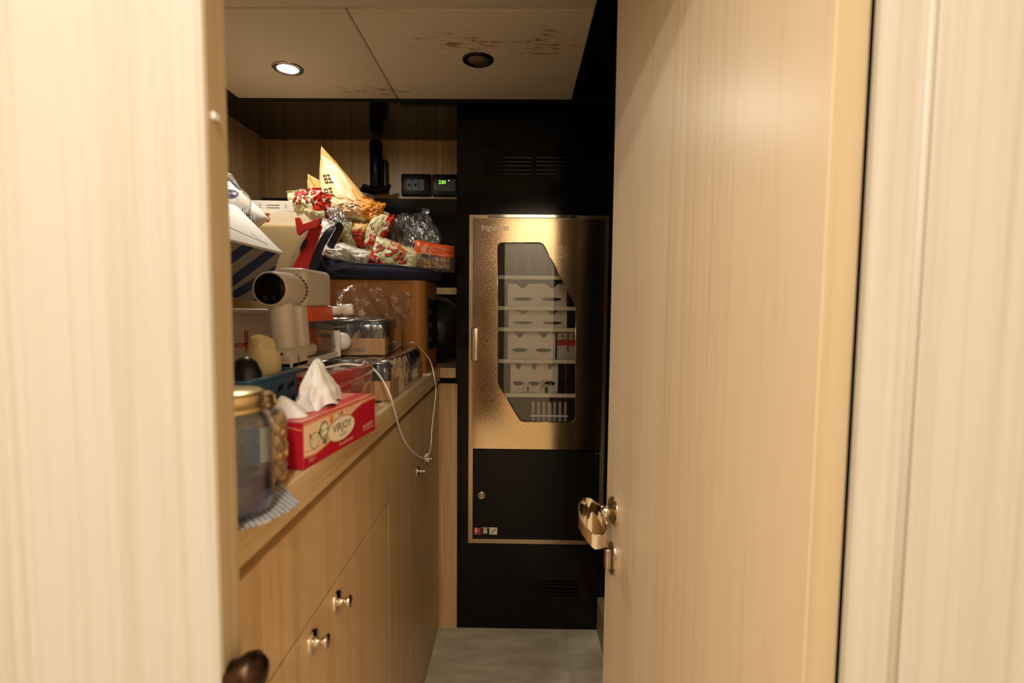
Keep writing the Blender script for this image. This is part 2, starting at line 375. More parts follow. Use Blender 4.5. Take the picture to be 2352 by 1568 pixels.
    def text(s, body, size, x, y, fr, mat, off=.0008, rot=0, align='CENTER', bold=0, sx=1, shear=0, mapper=None, ext=0, sub=0):
        cu = bpy.data.curves.new('t', 'FONT'); cu.body = body; cu.size = size; cu.align_x = align; cu.align_y = 'CENTER'
        cu.offset = bold; cu.shear = shear; cu.resolution_u = 3; cu.extrude = ext
        ob = bpy.data.objects.new('t', cu); me = bpy.data.meshes.new_from_object(ob)
        tb = bmesh.new(); tb.from_mesh(me); bpy.data.meshes.remove(me); bpy.data.objects.remove(ob); bpy.data.curves.remove(cu)
        if mapper:
            bmesh.ops.triangulate(tb, faces=tb.faces)
            for _ in range(3):
                es = [e for e in tb.edges if e.calc_length() > size * .16]
                if es: bmesh.ops.subdivide_edges(tb, edges=es, cuts=1); bmesh.ops.triangulate(tb, faces=tb.faces)
        c, q = math.cos(rot), math.sin(rot)
        for v in tb.verts:
            X, Y = v.co.x * sx, v.co.y; X, Y = x + X * c - Y * q, y + X * q + Y * c
            v.co = mapper(X, Y, off) if mapper else fr[0] + fr[1] * X + fr[2] * Y + fr[3] * (off + v.co.z)
        return s.merge(tb, mat)
    def strokes(s, lines, wd, mapper, mat, off=.002):
        for x0, y0, x1, y1 in lines:
            dx, dy = x1 - x0, y1 - y0; L = math.hypot(dx, dy); ex, ey = -dy / L * wd / 2, dx / L * wd / 2; k = max(2, int(L / .002)); tb = bmesh.new(); row = []
            for i in range(k + 1):
                t = i / k; X, Y = x0 + dx * t, y0 + dy * t; row.append([tb.verts.new(mapper(X + ex * q, Y + ey * q, off)) for q in (-1, 0, 1)])
            for a, b in zip(row, row[1:]):
                for q in (0, 1): tb.faces.new((a[q], a[q + 1], b[q + 1], b[q]))
            s.merge(tb, mat)
        return s
    def build(s, name, parent=None, loc=None, origin=None):
        """vertices are in room coordinates; the object's origin goes to 'origin' (default: base centre) or the parent's"""
        xs = [v.co for v in s.bm.verts]
        if parent is not None: og = world_loc(parent)
        elif origin is not None: og = V3(origin)
        else:
            og = V3(((min(p.x for p in xs) + max(p.x for p in xs)) / 2, (min(p.y for p in xs) + max(p.y for p in xs)) / 2, min(p.z for p in xs)))
        bmesh.ops.translate(s.bm, vec=-og, verts=s.bm.verts)
        me = bpy.data.meshes.new(name); s.bm.to_mesh(me); s.bm.free()
        for m in s.mats: me.materials.append(m)
        o = bpy.data.objects.new(name, me); COL.objects.link(o)
        if parent is not None: o.parent = parent
        else: o.location = og
        return o
def world_loc(o):
    p = V3(o.location)
    while o.parent: o = o.parent; p += o.location
    return p
def tag(o, label, cat, group=None, kind=None):
    o['label'] = label; o['category'] = cat
    if group: o['group'] = group
    if kind: o['kind'] = kind
    return o
def thing(name, loc, label, cat, group=None):
    o = bpy.data.objects.new(name, None); COL.objects.link(o); o.location = loc; o.empty_display_size = .02
    return tag(o, label, cat, group)
def struct(o, label=None):
    o['kind'] = 'structure'
    if label: o['label'] = label
    return o
def dup(root, loc, rotz=None, label=None, group=None, scale=None):
    r = root.copy(); COL.objects.link(r); r.location = loc
    if rotz is not None: r.rotation_euler = (0, 0, rotz)
    if scale: r.scale = scale
    if label: r['label'] = label
    if group: r['group'] = group
    for ch in list(root.children):
        c = ch.copy(); COL.objects.link(c); c.parent = r
        for g in list(ch.children):
            d = g.copy(); COL.objects.link(d); d.parent = c
    return r

# ================================================================== THE ROOM
YB, XR, XL, YN = 1.81, .33, -1.09, 2.23          # tall panel face, right wall, niche left wall, niche back wall
ZC, ZB = 1.855, 1.885                            # suede panels, black gloss ceiling behind them
XC, WT = -.279, .963                             # cabinet fronts, worktop height
def bx(name, *a, mat=OAK, bev=0): m = MB(); m.box(*a, mat, bev); return m.build(name)
struct(bx('floor', -1.6, 1.6, -1.7, 2.35, -.05, 0, mat=CARPET))
struct(bx('wall_rear', -.14, 1.6, -1.72, -1.68, 0, 2.3, mat=CORR))
struct(bx('dark_reflection_panel', -1.1, -.14, -1.72, -1.68, 0, 2.3, mat=CORRD))  # no door known here: dark panel added for the steel to reflect
struct(bx('wall_corridor_left', -1.14, -1.1, -1.72, .43, 0, 2.3, mat=CORR))
struct(bx('wall_corridor_right', 1.1, 1.14, -1.72, .47, 0, 2.3, mat=CORR))
struct(bx('ceiling_corridor', -1.14, 1.14, -1.72,   .43, 2.25, 2.3, mat=plain('cream_corridor_ceiling', C(238, 226, 204), .7)))
m = MB(); m.box(-1.14, -.26, .43, .462, 0, 2.25, OAKP, .002); m.box(-.2602, -.2592, .433, .4618, 0, 2.25, OAKE)  # thin strip added to darken the reveal against the lit face
wl = struct(m.build('wall_left'))
m = MB(); m.hexa((-.2595, .4375, 1.335), (.004, 0, 0), (0, .008, 0), (0, 0, .006), WHITE, .001); m.build('hinge_pin', wl)
m = MB(); m.box(-.26, .40, .432, .47, 1.76, 2.3, OAKP, .002); struct(m.build('trim_1'))
# right casing: flat reveal board, rounded ridge, then the wall board
m = MB()
m.prism([(.2945, .447, 0), (.2955, .441, 0), (.338, .437, 0), (.338, .47, 0), (.315, .47, 0)], (0, 0, 2.25), OAKP, .001)
struct(m.build('trim_2'))
m = MB(); m.cyl((.3345, .4385, 0), (.3345, .4385, 2.25), .0042, OAKP, 16); struct(m.build('trim_3'))
m = MB(); m.box(.3385, 1.14, .4345, .47, 0, 2.25, OAKP, .001); struct(m.build('wall_right_front'))
struct(bx('wall_right', XR, XR + .04, .47, 2.3, 0, 1.95, mat=BLACK))
m = MB(); m.box(.3, XR, .6, YB, 0, .125, plain('grey_oak_skirting', C(150, 128, 96), .5), .002); struct(m.build('baseboard_right'))
struct(bx('wall_back', XL - .04, XR, YN, YN + .04, 0, 1.95, mat=OAKN))
struct(bx('wall_niche_left', XL - .04, XL, .462, YN, 0, 1.95, mat=OAKN))
# ceiling: gloss black back part, suede panels in a black surround
m = MB(); m.box(XL, XR, .462, YN, ZB, ZB + .03, BLACK); cl = struct(m.build('ceiling'))
m = MB(); m.box(XL, -.925, .462, 1.72, ZC + .004, ZB, MATTE); m.box(.17, XR, .462, 1.72, ZC + .004, ZB, BLACK); m.box(XL, XR, 1.72, 1.765, ZC + .006, ZB, MATTE, .003)
struct(m.build('trim_4'))
def suede_panel(name, x0, x1, y0, y1):
    m = MB(); m.box(x0, x1, y0, y1, ZC, ZB - .001, SUEDE, .004, 3); struct(m.build(name, origin=(0, 0, 0)))
suede_panel('ceiling_panel_1', -.925, -.4015, 1.213, 1.72); suede_panel('ceiling_panel_2', -.3985, .168, 1.213, 1.72)
suede_panel('ceiling_panel_3', -.925, .168, .53, 1.21)
# filler board between cabinet and tall black panel
m = MB(); m.box(XC - .02, -.214, YB - .002, YB + .02, 0, .905, OAKN, .001); struct(m.build('trim_5'))
# backsplash
m = MB(); m.box(XL, -.2, YN - .05, YN, WT, 1.63, BLACK, .004); struct(m.build('trim_6'))
m = MB(); a = pY(1010, 676, YN - .055); b = pY(1055, 661, YN - .055); m.box(-.5, -.2, YN - .062, YN - .05, a.z, b.z, OAKN, .001); struct(m.build('trim_7'))

# ------------------------------------------------------------------ downlights
def downlight(c, lit, label, ring_m):
    t = thing('recessed_downlight', c, label, 'light', 'recessed ceiling spotlights'); c = V3(c)
    m = MB(); m.lathe([(.029, .0), (.030, -.004), (.039, -.0045), (.043, -.002), (.043, .001)], c, ring_m, (0, 0, 1), 40); m.build('trim_ring', t)
    m = MB(); m.lathe([(0, -.0022), (.0305, -.0022), (.0305, .006), (0, .006)], c, lit, (0, 0, 1), 36); m.build('lens', t)
    m = MB(); m.lathe([(0, .03), (.034, .03), (.034, .0)], c, GREYP, (0, 0, 1), 30); m.build('housing', t)
downlight(LAMP_LIT, glow('lit_lens', (1, .93, .8, 1), 14), 'lit round recessed downlight in the left ceiling panel', NICKEL)
downlight(pZ(1098, 137, ZC), plain('frosted_unlit_lens', C(120, 104, 88), .25), 'unlit round recessed downlight with dark rim in right ceiling panel', BRONZE)
for q, wh in (((-.10, -.3, 2.249), 'just behind the viewer'), ((.2, -1.3, 2.249), 'near the rear wall, added for the fridge reflection'), ((-.62, -.62, 2.249), 'over the left side, added to light the door')):  # rear and left fittings are unseen, added to go with the extra lamps
    downlight(q, glow('lit_corridor_lens', (1, .9, .75, 1), 10), 'lit round downlight in the corridor ceiling ' + wh, NICKEL)

# ------------------------------------------------------------------ open door leaf
A, Bq, F = V3((.266, .452, 0)), V3((.2943, .452, 0)), V3((.1785, .99, 0))
Ld = (F - A); dl = Ld.normalized(); nl = V3((0, 0, 1)).cross(dl) * 1.0      # face normal towards the aisle (-x side)
if nl.x > 0: nl = -nl
m = MB(); m.prism([A, Bq, Bq + Ld, F], (0, 0, 1.755), OAKD, .0012); door = struct(m.build('door_1'))
def onleaf(px, py, d=0): return pP(px, py, A + nl * d, nl)
m = MB(); m.hexa(A + V3((.0006, -.0006, .002)), Bq - A - V3((.0012, 0, 0)), (0, .0006, 0), (0, 0, 1.75), OAKE); m.build('edge_band', door)
rc = onleaf(1412, 1172)
m = MB(); m.cyl(rc, rc + nl * .006, .026, CHROME, 32, True, .002); m.cyl(rc + nl * .006, rc + nl * .03, .011, CHROME, 24); m.build('handle_rose', door)
# lever: a hollow oval cuff cut on the slant
hc = rc + nl * .043 + V3((0, -.0, 0)); lw = dl
m = MB()
def cuff(u, v, ri):
    t = 2 * math.pi * u; e = nl * math.cos(t) * (.026 + ri) + dl * math.sin(t) * (.036 + ri)
    top = -.008 + .022 * math.sin(t) + .003 * math.cos(t); bot = -.055 + .024 * max(0, math.cos(t) + .3 * math.sin(t))
    return hc + e + V3((0, 0, bot + (top - bot) * v))
o_ = lambda u, v: cuff(u, v, 0.0); i_ = lambda u, v: cuff(u, v, -.003)
m.grid(o_, 48, 6, CHROME, True, True); m.grid(i_, 48, 6, CHROME, True, True)
m.grid(lambda u, v: cuff(u, 1, -.003 * v), 48, 1, CHROME, False, True); m.grid(lambda u, v: cuff(u, 0, -.003 * v), 48, 1, CHROME, False, True)
m.build('door_handle', door)
lc = onleaf(1409, 1281)
m = MB(); pr = [lc + dl * (.0225 * math.cos(t)) + V3((0, 0, .031 * math.sin(t))) for t in [2 * math.pi * k / 32 for k in range(32)]]
m.prism(pr, nl * .005, CHROME, .001)
tt = lc + nl * .005
m.hexa(tt - dl * .007 - V3((0, 0, .02)), dl * .014, nl * .013, (0, 0, .04), NICKEL, .004, 3)
m.build('thumb_turn_lock', door)

# knob on the left jamb
kc = pX(527, 1548, -.26)
m = MB(); m.lathe([(.012, 0), (.013, .006), (.019, .014), (.02, .022), (.014, .03), (0, .032)], kc, BRONZE, (1, 0, 0), 28)
tag(m.build('strike_knob'), 'dark bronze knob low on the pale left door jamb, cut by the bottom edge', 'knob')

# ------------------------------------------------------------------ cabinet and worktop
cab = thing('base_cabinet', (XC - .3, 1.13, 0), 'long light oak base cabinet under the cluttered worktop along the left side', 'cabinet')
y0, y1 = .463, YB - .003
m = MB(); m.box(XL, XC - .02, y0, y1, .0, WT - .047, OAKN); m.box(XC - .02, XC - .002, y0, y1, 0, .06, OAKN); m.build('carcass', cab)
m = MB(); m.box(XC - .018, XC, y0, y1, .7525, .9, OAK, .0012); m.build('drawer_fascia', cab)
def knob(par, y, z):
    c = V3((XC, y, z)); m = MB()
    m.lathe([(.0175, 0), (.0178, .001), (.016, .0035), (.009, .0045), (.0075, .006), (.006, .008), (.0055, .015), (.0095, .018), (.0105, .0205), (.0095, .022), (0, .0225)], c, CHROME, (1, 0, 0), 36); m.build('knob', par)
ysp = 1.088
for ya, yb, kn in ((y0, ysp - .0015, ((717, 1472), (773, 1380))), (ysp + .0015, y1, ((960, 1081), (978, 1053)))):
    m = MB(); m.box(XC - .018, XC, ya, yb, .06, .7495, OAK, .0012); dr = m.build('door', cab)
    for px, py in kn:
        q = pX(px, py, XC); knob(dr, q.y, q.z)
    if ya > 1:
        for k in range(5):
            m = MB(); q0 = pX(966, 1515, XC); m.box(XC, XC + .0012, 1.30 + 0, 1.44, .20 + .012 * k, .204 + .012 * k, OAKN); m.build('vent_slat', dr)
wt = thing('worktop', (XC - .4, 1.1, WT - .04), 'light oak worktop with a raised front edge lip running over the cabinets', 'worktop')
m = MB(); m.box(XL, XC - .008, y0, YN - .05, WT - .04, WT - .004, OAKH, .001); m.box(XC - .008, -.222, YB + .02, YN - .05, WT - .04, WT - .004, OAK, .001); m.build('top_board', wt)
m = MB(); m.box(XC - .03, XC + .004, y0, YB - .002, WT - .046, WT, OAKH, .0015); m.build('edge_lip', wt)

# ------------------------------------------------------------------ tall black panel round the fridge
P = lambda px, py, y=YB: pY(px, py, y)
tp = thing('tall_black_panel', (.05, YB, 0), 'tall satin black panel with louvred vents around the built-in fridge', 'cabinet panel')
xa, xb = -.2175, .322
fx0, fx1, fz0, fz1 = P(1078, 800).x, P(1391, 800).x, P(1200, 1243).z, P(1200, 496).z
fr_ = lambda x0, x1, z0, z1, y: [(x0, y, z0), (x1, y, z0), (x1, y, z1), (x0, y, z1)]
m = MB(); m.plate_hole(fr_(xa, xb, 0, ZB, YB), [fr_(fx0 + .004, fx1 - .004, fz0 + .004, fz1 - .004, YB)], (0, .018, 0), BLACKP)
m.box(xa, xa + .016, YB + .018, YN, 0, ZB, BLACKP); m.build('front_panel', tp)
def vent(px0, px1, py0, py1, n):
    a, b = P(px0, py1), P(px1, py0); m = MB(); h = (b.z - a.z) / n
    for k in range(n):
        z = a.z + h * k
        m.prism([(a.x, YB + .0005, z), (a.x, YB - .0035, z + h * .12), (a.x, YB - .004, z + h * .3), (a.x, YB + .0005, z + h * .62)], (b.x - a.x, 0, 0), BLACKP)
    m.build('vent_louvres', tp)
vent(1110, 1221, 355, 402, 5); vent(1232, 1342, 355, 402, 5); vent(1107, 1210, 1327, 1368, 5); vent(1224, 1328, 1330, 1370, 5)

# ------------------------------------------------------------------ fridge
fg = thing('built_in_fridge', ((fx0 + fx1) / 2, YB, fz0), 'stainless steel built-in fridge with an angular glass door window', 'fridge')
m = MB(); t_ = .0155
m.plate_hole(fr_(fx0, fx1, fz0, fz1, YB - .018), [fr_(fx0 + t_, fx1 - t_, fz0 + t_, fz1 - t_, YB - .018)], (0, .03, 0), BSTEEL)
m.build('surround_frame', fg)
YD = YB - .03                                    # steel door face
def rnd(pts, radii, n=6):
    out = []; N = len(pts)
    for i in range(N):
        p, a, b = V3(pts[i]), V3(pts[i - 1]), V3(pts[(i + 1) % N]); r = radii[i]
        if r <= 0: out.append(p); continue
        d1, d2 = (a - p).normalized(), (b - p).normalized(); s, e = p + d1 * r, p + d2 * r
        for k in range(n + 1):
            t = k / n; out.append(s * (1 - t) ** 2 + p * 2 * t * (1 - t) + e * t * t)
    return out
dp = [pY(x, y, YD) for x, y in ((1143, 557), (1246, 557), (1323, 702), (1322, 970), (1196, 968), (1144, 882))]
for p in dp: p.y = YD
win = rnd(dp, [.016, .014, .006, .018, .012, .006])
dx0, dx1, dz0, dz1 = pY(1085, 800, YD).x, pY(1384, 800, YD).x, pY(1200, 1031, YD).z, pY(1200, 502, YD).z
m = MB(); m.plate_hole(rnd(fr_(dx0, dx1, dz0, dz1, YD), [.004] * 4, 3), [win], (0, .024, 0), STEEL); dr = m.build('door', fg)
m = MB()
for i in range(len(win)):
    a, b = win[i], win[(i + 1) % len(win)]; m.cyl(a + V3((0, -.0003, 0)), b + V3((0, -.0003, 0)), .0012, BSTEEL, 8)
m.build('window_rim', dr)
m = MB(); m.prism([p + V3((0, .006, 0)) for p in win], (0, .004, 0), FRGLASS); m.build('window_glass', dr)
m = MB(); a, b = pY(1083, 828, YD), pY(1099, 752, YD); m.box(a.x, b.x, YD - .014, YD, a.z, b.z, NICKEL, .003, 3); m.build('pull_tab', dr)
fr0 = ortho(pY(1137, 523, YD), (1, 0, 0), (0, 0, 1))
m = MB(); m.text('frigoboat', .026, 0, 0, fr0, NICKEL, .0, bold=.0006, ext=.0018); m.build('raised_lettering', dr)
m = MB(); a, b = pY(1145, 499, YB - .02), pY(1288, 494, YB - .02); m.box(dx0 + .05, dx1 - .09, YB - .022, YB - .012, fz1 - .010, fz1 + .002, CHROME, .001); m.build('top_hinge_rail', fg)
# right door edge pillar
m = MB(); m.cyl((dx1 - .0035, YD + .006, dz0), (dx1 - .0035, YD + .006, dz1), .0055, BSTEEL, 16); m.build('edge_roll', dr)
# lower black panel
lx0, lx1, lz0, lz1 = fx0 + t_, fx1 - t_, fz0 + t_, dz0 - .006
m = MB(); m.box(lx0, lx1, YB - .012, YB + .01, lz0, lz1, BLACKM, .002); lp = m.build('lower_panel', fg)
q = pY(1106, 1137, YB - .013); m = MB(); m.lathe([(.0145, 0), (.0145, .002), (.012, .0035), (.008, .0035), (.0075, .001), (0, .001)], q, CHROME, (0, -1, 0), 32)
m.box(q.x - .003, q.x + .004, q.y - .006, q.y, q.z - .009, q.z + .004, NICKEL, .001); m.build('key_lock', lp)
m = MB(); a = pY(1373, 1040, YB - .013); m.box(a.x - .008, a.x + .008, YB - .016, YB - .011, a.z - .004, a.z + .002, CHROME, .001); m.build('hinge_catch', lp)
# fridge liner (open box behind the door) and shelves
ix0, ix1, iz0, iz1, iy0, iy1 = dx0 + .025, dx1 - .025, dz0 + .03, dz1 - .03, YB + .02, YN - .06
m = MB(); g = .008
m.box(ix0, ix1, iy1, iy1 + g, iz0, iz1, FRGREY); m.box(ix0 - g, ix0, iy0 - .03, iy1, iz0, iz1, FRGREY); m.box(ix1, ix1 + g, iy0 - .03, iy1, iz0, iz1, FRGREY)
m.box(ix0 - g, ix1 + g, iy0 - .03, iy1, iz1, iz1 + g, FRGREY); m.box(ix0 - g, ix1 + g, iy0 - .03, iy1, iz0 - g, iz0, FRGREY); m.build('liner', fg)
shz = [pY(1230, y, iy0).z for y in (637, 708, 757, 830, 908)]
SHG = film('shelf_glass', (.85, .88, .85, 1), .03, .05, None)
for i, z in enumerate(shz):
    m = MB(); m.box(ix0, ix1, iy0, iy0 + .012, z - .007, z + .007, FRWHITE, .002); sr = m.build('shelf', fg)
    m = MB(); m.box(ix0, ix1, iy0 + .012, iy1 - .002, z + .001, z + .005, SHG); m.build('glass_sheet', sr)
# scalloped bottle cradles standing on the shelves
def cradle(px0, px1, py0, py1, n, label, y=iy0 + .05, oval=True):
    a, b = pY(px0, py1, y), pY(px1, py0, y); W, Hh = b.x - a.x, b.z - a.z
    t = thing('bottle_cradle', (a.x + W / 2, y, a.z), label, 'bottle cradle', 'scalloped white cradles in the fridge')
    top = []; N = 16 * n
    for k in range(N + 1):
        u = k / N; s = (u * n) % 1; dip = Hh * .2 * .5 * (1 + math.cos(math.pi * (s - .5) / .24)) if abs(s - .5) < .24 else 0
        top.append((a.x + W * u, y, b.z - dip))
    loop = [(a.x, y, a.z), (a.x + W, y, a.z)] + top[::-1]
    holes = []
    if oval:
        for k in range(n):
            cx_, cz_ = a.x + W * (k + .5) / n, a.z + Hh * .38
            holes.append([(cx_ + W / n * .34 * math.cos(q), y, cz_ + Hh * (.05 if math.sin(q) > 0 else .10) * math.sin(q)) for q in [2 * math.pi * j / 16 for j in range(16)]])
    m = MB(); m.plate_hole(loop, holes, (0, .004, 0), FRWHITE); m.build('front_plate', t)
    m = MB(); m.box(a.x, a.x + W, y + .004, y + .2, a.z, a.z + .004, FRWHITE); m.build('tray', t)
cradle(1166, 1302, 652, 706, 2, 'white scalloped cradle on the second fridge shelf down', oval=True)
cradle(1168, 1302, 714, 756, 2, 'white scalloped cradle on the third fridge shelf down, close above its rail')
cradle(1166, 1276, 764, 826, 2, 'tall white cradle with two oval cut-outs left of the red banded carton')
cradle(1172, 1282, 836, 905, 3, 'white cradle above the lowest fridge shelf rail', oval=True)
# tall dark flasks on the top shelf
for px, wh in ((1184, 'leftmost'), (1215, 'middle'), (1250, 'rightmost')):
    a = pY(px, 634, iy0 + .09); z0 = shz[0] + .006; m = MB()
    m.lathe([(0, 0), (.0215, 0), (.0225, .003), (.0225, .085), (.018, .094), (.018, .104), (0, .106)], (a.x, iy0 + .09, z0), GREYP, n=24)
    tag(m.build('dark_flask'), wh + ' of three tall dark cylindrical flasks on the top fridge shelf', 'flask', 'dark flasks on the top fridge shelf')
a = pY(1272, 634, iy0 + .05); m = MB(); m.box(.125, .15, iy0 + .05, iy0 + .1, shz[0] + .006, shz[0] + .045, FRWHITE, .004)
tag(m.build('small_white_tub'), 'small white tub on the top fridge shelf beside the slanted window edge', 'tub')
# carton with red band
a, b = pY(1280, 822, iy0 + .03), pY(1322, 764, iy0 + .03); m = MB(); z0 = shz[3] + .006
m.box(a.x, b.x + .01, iy0 + .03, iy0 + .09, z0, b.z, plain('grey_white_card', C(205, 200, 188), .5), .001)
f4 = ortho((a.x, iy0 + .03, z0), (1, 0, 0), (0, 0, 1)); Wc, Hc = b.x + .01 - a.x, b.z - z0
m.poly([(0, Hc * .52), (Wc, Hc * .52), (Wc, Hc * .74), (0, Hc * .74)], f4, REDP); m.poly([(Wc * .46, Hc * .28), (Wc * .54, Hc * .28), (Wc * .54, Hc), (Wc * .46, Hc)], f4, REDP, .0006)
m.ell(Wc * .25, Hc * .87, .006, .006, f4, GREYT); m.ell(Wc * .8, Hc * .87, .006, .006, f4, GREYT)
tag(m.build('carton'), 'white carton with a red cross band behind the fridge glass', 'carton')
# bottles and ribbed basket on the bottom
for px, l in ((1212, 'left'), (1254, 'right')):
    a = pY(px, 905, iy0 + .03); m = MB(); t = thing('clip_jar', (a.x, iy0 + .03, shz[4] + .006), '%s of the two pale jars with a dark clip on the lowest fridge shelf' % l, 'jar', 'clip jars on the lowest fridge shelf')
    m.lathe([(0, 0), (.018, 0), (.019, .003), (.019, .022), (.012, .03), (0, .031)], (a.x, iy0 + .03, shz[4] + .006), FRWHITE, n=24); m.build('body', t)
    m = MB(); m.box(a.x - .005, a.x + .005, iy0 + .006, iy0 + .013, shz[4] + .006, shz[4] + .03, GREYP, .001); m.build('clip', t)
a, b = pY(1218, 985, iy0 + .04), pY(1305, 915, iy0 + .04)
RIBG = plain('rib_grey', C(176, 166, 150), .4)
t = thing('ribbed_basket', ((a.x + b.x) / 2, iy0 + .04, iz0), 'grey ribbed plastic basket on the floor of the fridge', 'basket')
m = MB(); Wb = b.x - a.x; Hb = b.z - iz0 - .012
m.box(a.x, b.x, iy0 + .04, iy0 + .044, iz0, iz0 + Hb * .45, FRGREY); m.box(a.x, b.x, iy0 + .044, iy0 + .2, iz0, iz0 + .004, FRGREY); m.box(a.x, b.x, iy0 + .2, iy0 + .204, iz0, iz0 + Hb, FRGREY); m.build('shell', t)
for k in range(7):
    m = MB(); x = a.x + Wb * (k + .2) / 7; m.box(x, x + Wb * .08, iy0 + .034, iy0 + .04, iz0, iz0 + Hb, RIBG, .001); m.build('rib', t)
m = MB(); m.box(a.x, b.x, iy0 + .033, iy0 + .04, iz0 + Hb * .55, iz0 + Hb * .6, FRWHITE, .001); m.build('rim', t)
# safety stickers
def sticker(px0, px1, label, draw, base):
    a, b = pY(px0, 1227, YB - .0125), pY(px1, 1211, YB - .0125); m = MB(); W, Hh = b.x - a.x, b.z - a.z
    m.box(a.x, b.x, YB - .0131, YB - .012, a.z, b.z, base); f = ortho((a.x, YB - .0131, a.z), (1, 0, 0), (0, 0, 1)); draw(m, f, W, Hh)
    tag(m.build('square_sticker'), label, 'sticker', 'square stickers in the corner of the fridge lower panel')
def st1(m, f, W, H):
    m.poly([(W * .25, H * .28), (W * .48, H * .28), (W * .48, H * .75), (W * .4, H * .85), (W * .32, H * .85), (W * .25, H * .75)], f, CREAMP)
    m.poly([(W * .2, H * .86), (W * .45, H * .9), (W * .45, H * .96), (W * .2, H * .92)], f, CREAMP)
    for k in range(3): m.poly([(W * .6, H * (.3 + .2 * k)), (W * .82, H * (.34 + .2 * k)), (W * .7, H * (.52 + .2 * k))], f, SALMON)
    m.poly([(W * .08, H * .06), (W * .9, H * .06), (W * .9, H * .12), (W * .08, H * .12)], f, SALMON)
def st2(m, f, W, H):
    m.poly([(0, H * .92), (W, H * .92), (W, H), (0, H)], f, WHITE)
    m.poly([(W * .25, H * .2), (W * .47, H * .2), (W * .5, H * .4), (W * .53, H * .2), (W * .75, H * .2), (W * .75, H * .7), (W * .62, H * .88), (W * .38, H * .88), (W * .25, H * .7)], f, CREAMP)
    m.ell(W * .5, H * .65, W * .09, H * .09, f, DARKP, .0008); m.poly([(W * .05, H * .06), (W * .8, H * .06), (W * .8, H * .12), (W * .05, H * .12)], f, GREYT)
def st3(m, f, W, H):
    m.band([(W * .3, H * .25), (W * .78, H * .82)], W * .12, f, GREYT); m.ell(W * .32, H * .27, W * .12, H * .12, f, GREYT, .0005); m.ell(W * .29, H * .22, W * .05, H * .06, f, CREAMP, .0008)
sticker(1087, 1105, 'red square fire extinguisher sticker, leftmost in the fridge panel corner', st1, plain('sticker_red', C(150, 30, 24), .5))
sticker(1106, 1123, 'black square life jacket sticker between the red and cream stickers', st2, DARKP)
sticker(1124, 1142, 'cream square sticker with a spanner sign, rightmost of three', st3, CREAMP)

# ------------------------------------------------------------------ on the niche back wall
Pn = lambda px, py: pY(px, py, YN)
def wallplate(px0, px1, py0, py1, name, label):
    a, b = Pn(px0, py1), Pn(px1, py0); t = thing(name, ((a.x + b.x) / 2, YN, a.z), label, 'wall plate')
    m = MB(); W, Hh = b.x - a.x, b.z - a.z
    m.hexa((a.x, YN - .014, a.z), (W, 0, 0), (0, .014, 0), (0, 0, Hh), BLACKM, .006, 4); m.build('frame', t)
    return t, ortho((a.x, YN - .014, a.z), (1, 0, 0), (0, 0, 1)), W, Hh
t, f, W, Hh = wallplate(923, 991, 401, 451, 'socket_plate', 'black wall socket plate with three inserts on the niche wall')
for k, x in enumerate((.17, .38, .585)):
    m = MB(); o = f[0] + f[1] * (W * (x + .01)) + f[2] * (Hh * .24); m.hexa(o + f[3] * .0, f[1] * W * .19, f[3] * .002, f[2] * Hh * .5, GREYP, .0008)
    fo = ortho(o + f[3] * .002, f[1], f[2]); w_, h_ = W * .19, Hh * .5
    if k == 0: m.poly([(w_ * .25, h_ * .35), (w_ * .75, h_ * .35), (w_ * .75, h_ * .6), (w_ * .25, h_ * .6)], fo, DARKP)
    if k == 1: m.blob(o + f[1] * w_ * .5 + f[2] * h_ * .5, (.006, .005, .006), BLACKM, 0)
    if k == 2:
        for q in (.25, .5, .75): m.ell(w_ * .5, h_ * q, .0022, .0022, fo, DARKP)
    m.build(('data_insert', 'aerial_insert', 'power_insert')[k], t)
t, f, W, Hh = wallplate(994, 1058, 402, 452, 'thermostat', 'black thermostat plate with a green 230 display beside the socket plate')
m = MB(); o = f[0] + f[1] * W * .18 + f[2] * Hh * .22; m.hexa(o, f[1] * W * .66, f[3] * .002, f[2] * Hh * .55, GREYP, .001)
fo = ortho(o + f[3] * .002, f[1], f[2])
for k in range(3): m.band([(W * (.04 + .16 * k), Hh * .05), (W * (.15 + .16 * k), Hh * .05), (W * (.15 + .16 * k), Hh * .15), (W * (.04 + .16 * k), Hh * .15), (W * (.04 + .16 * k), Hh * .05)], .0008, fo, GREYT)
for q in ((.55, .42), (.55, .26), (.55, .1)): m.ell(W * q[0], Hh * q[1], .004, .003, fo, GREYT)
m.ell(W * .42, Hh * .48, .002, .002, fo, glow('blue_white_led', (.7, .8, 1, 1), 3)); m.build('control_face', t)
m = MB(); m.poly([(W * .03, Hh * .28), (W * .33, Hh * .28), (W * .33, Hh * .52), (W * .03, Hh * .52)], fo, plain('display_ground', (.03, .06, .01, 1), .3))
m.text('230', Hh * .22, W * .18, Hh * .4, fo, glow('green_display', (.35, 1, .08, 1), 1.3), .0012, bold=.0004, sx=1.0); m.build('display', t)
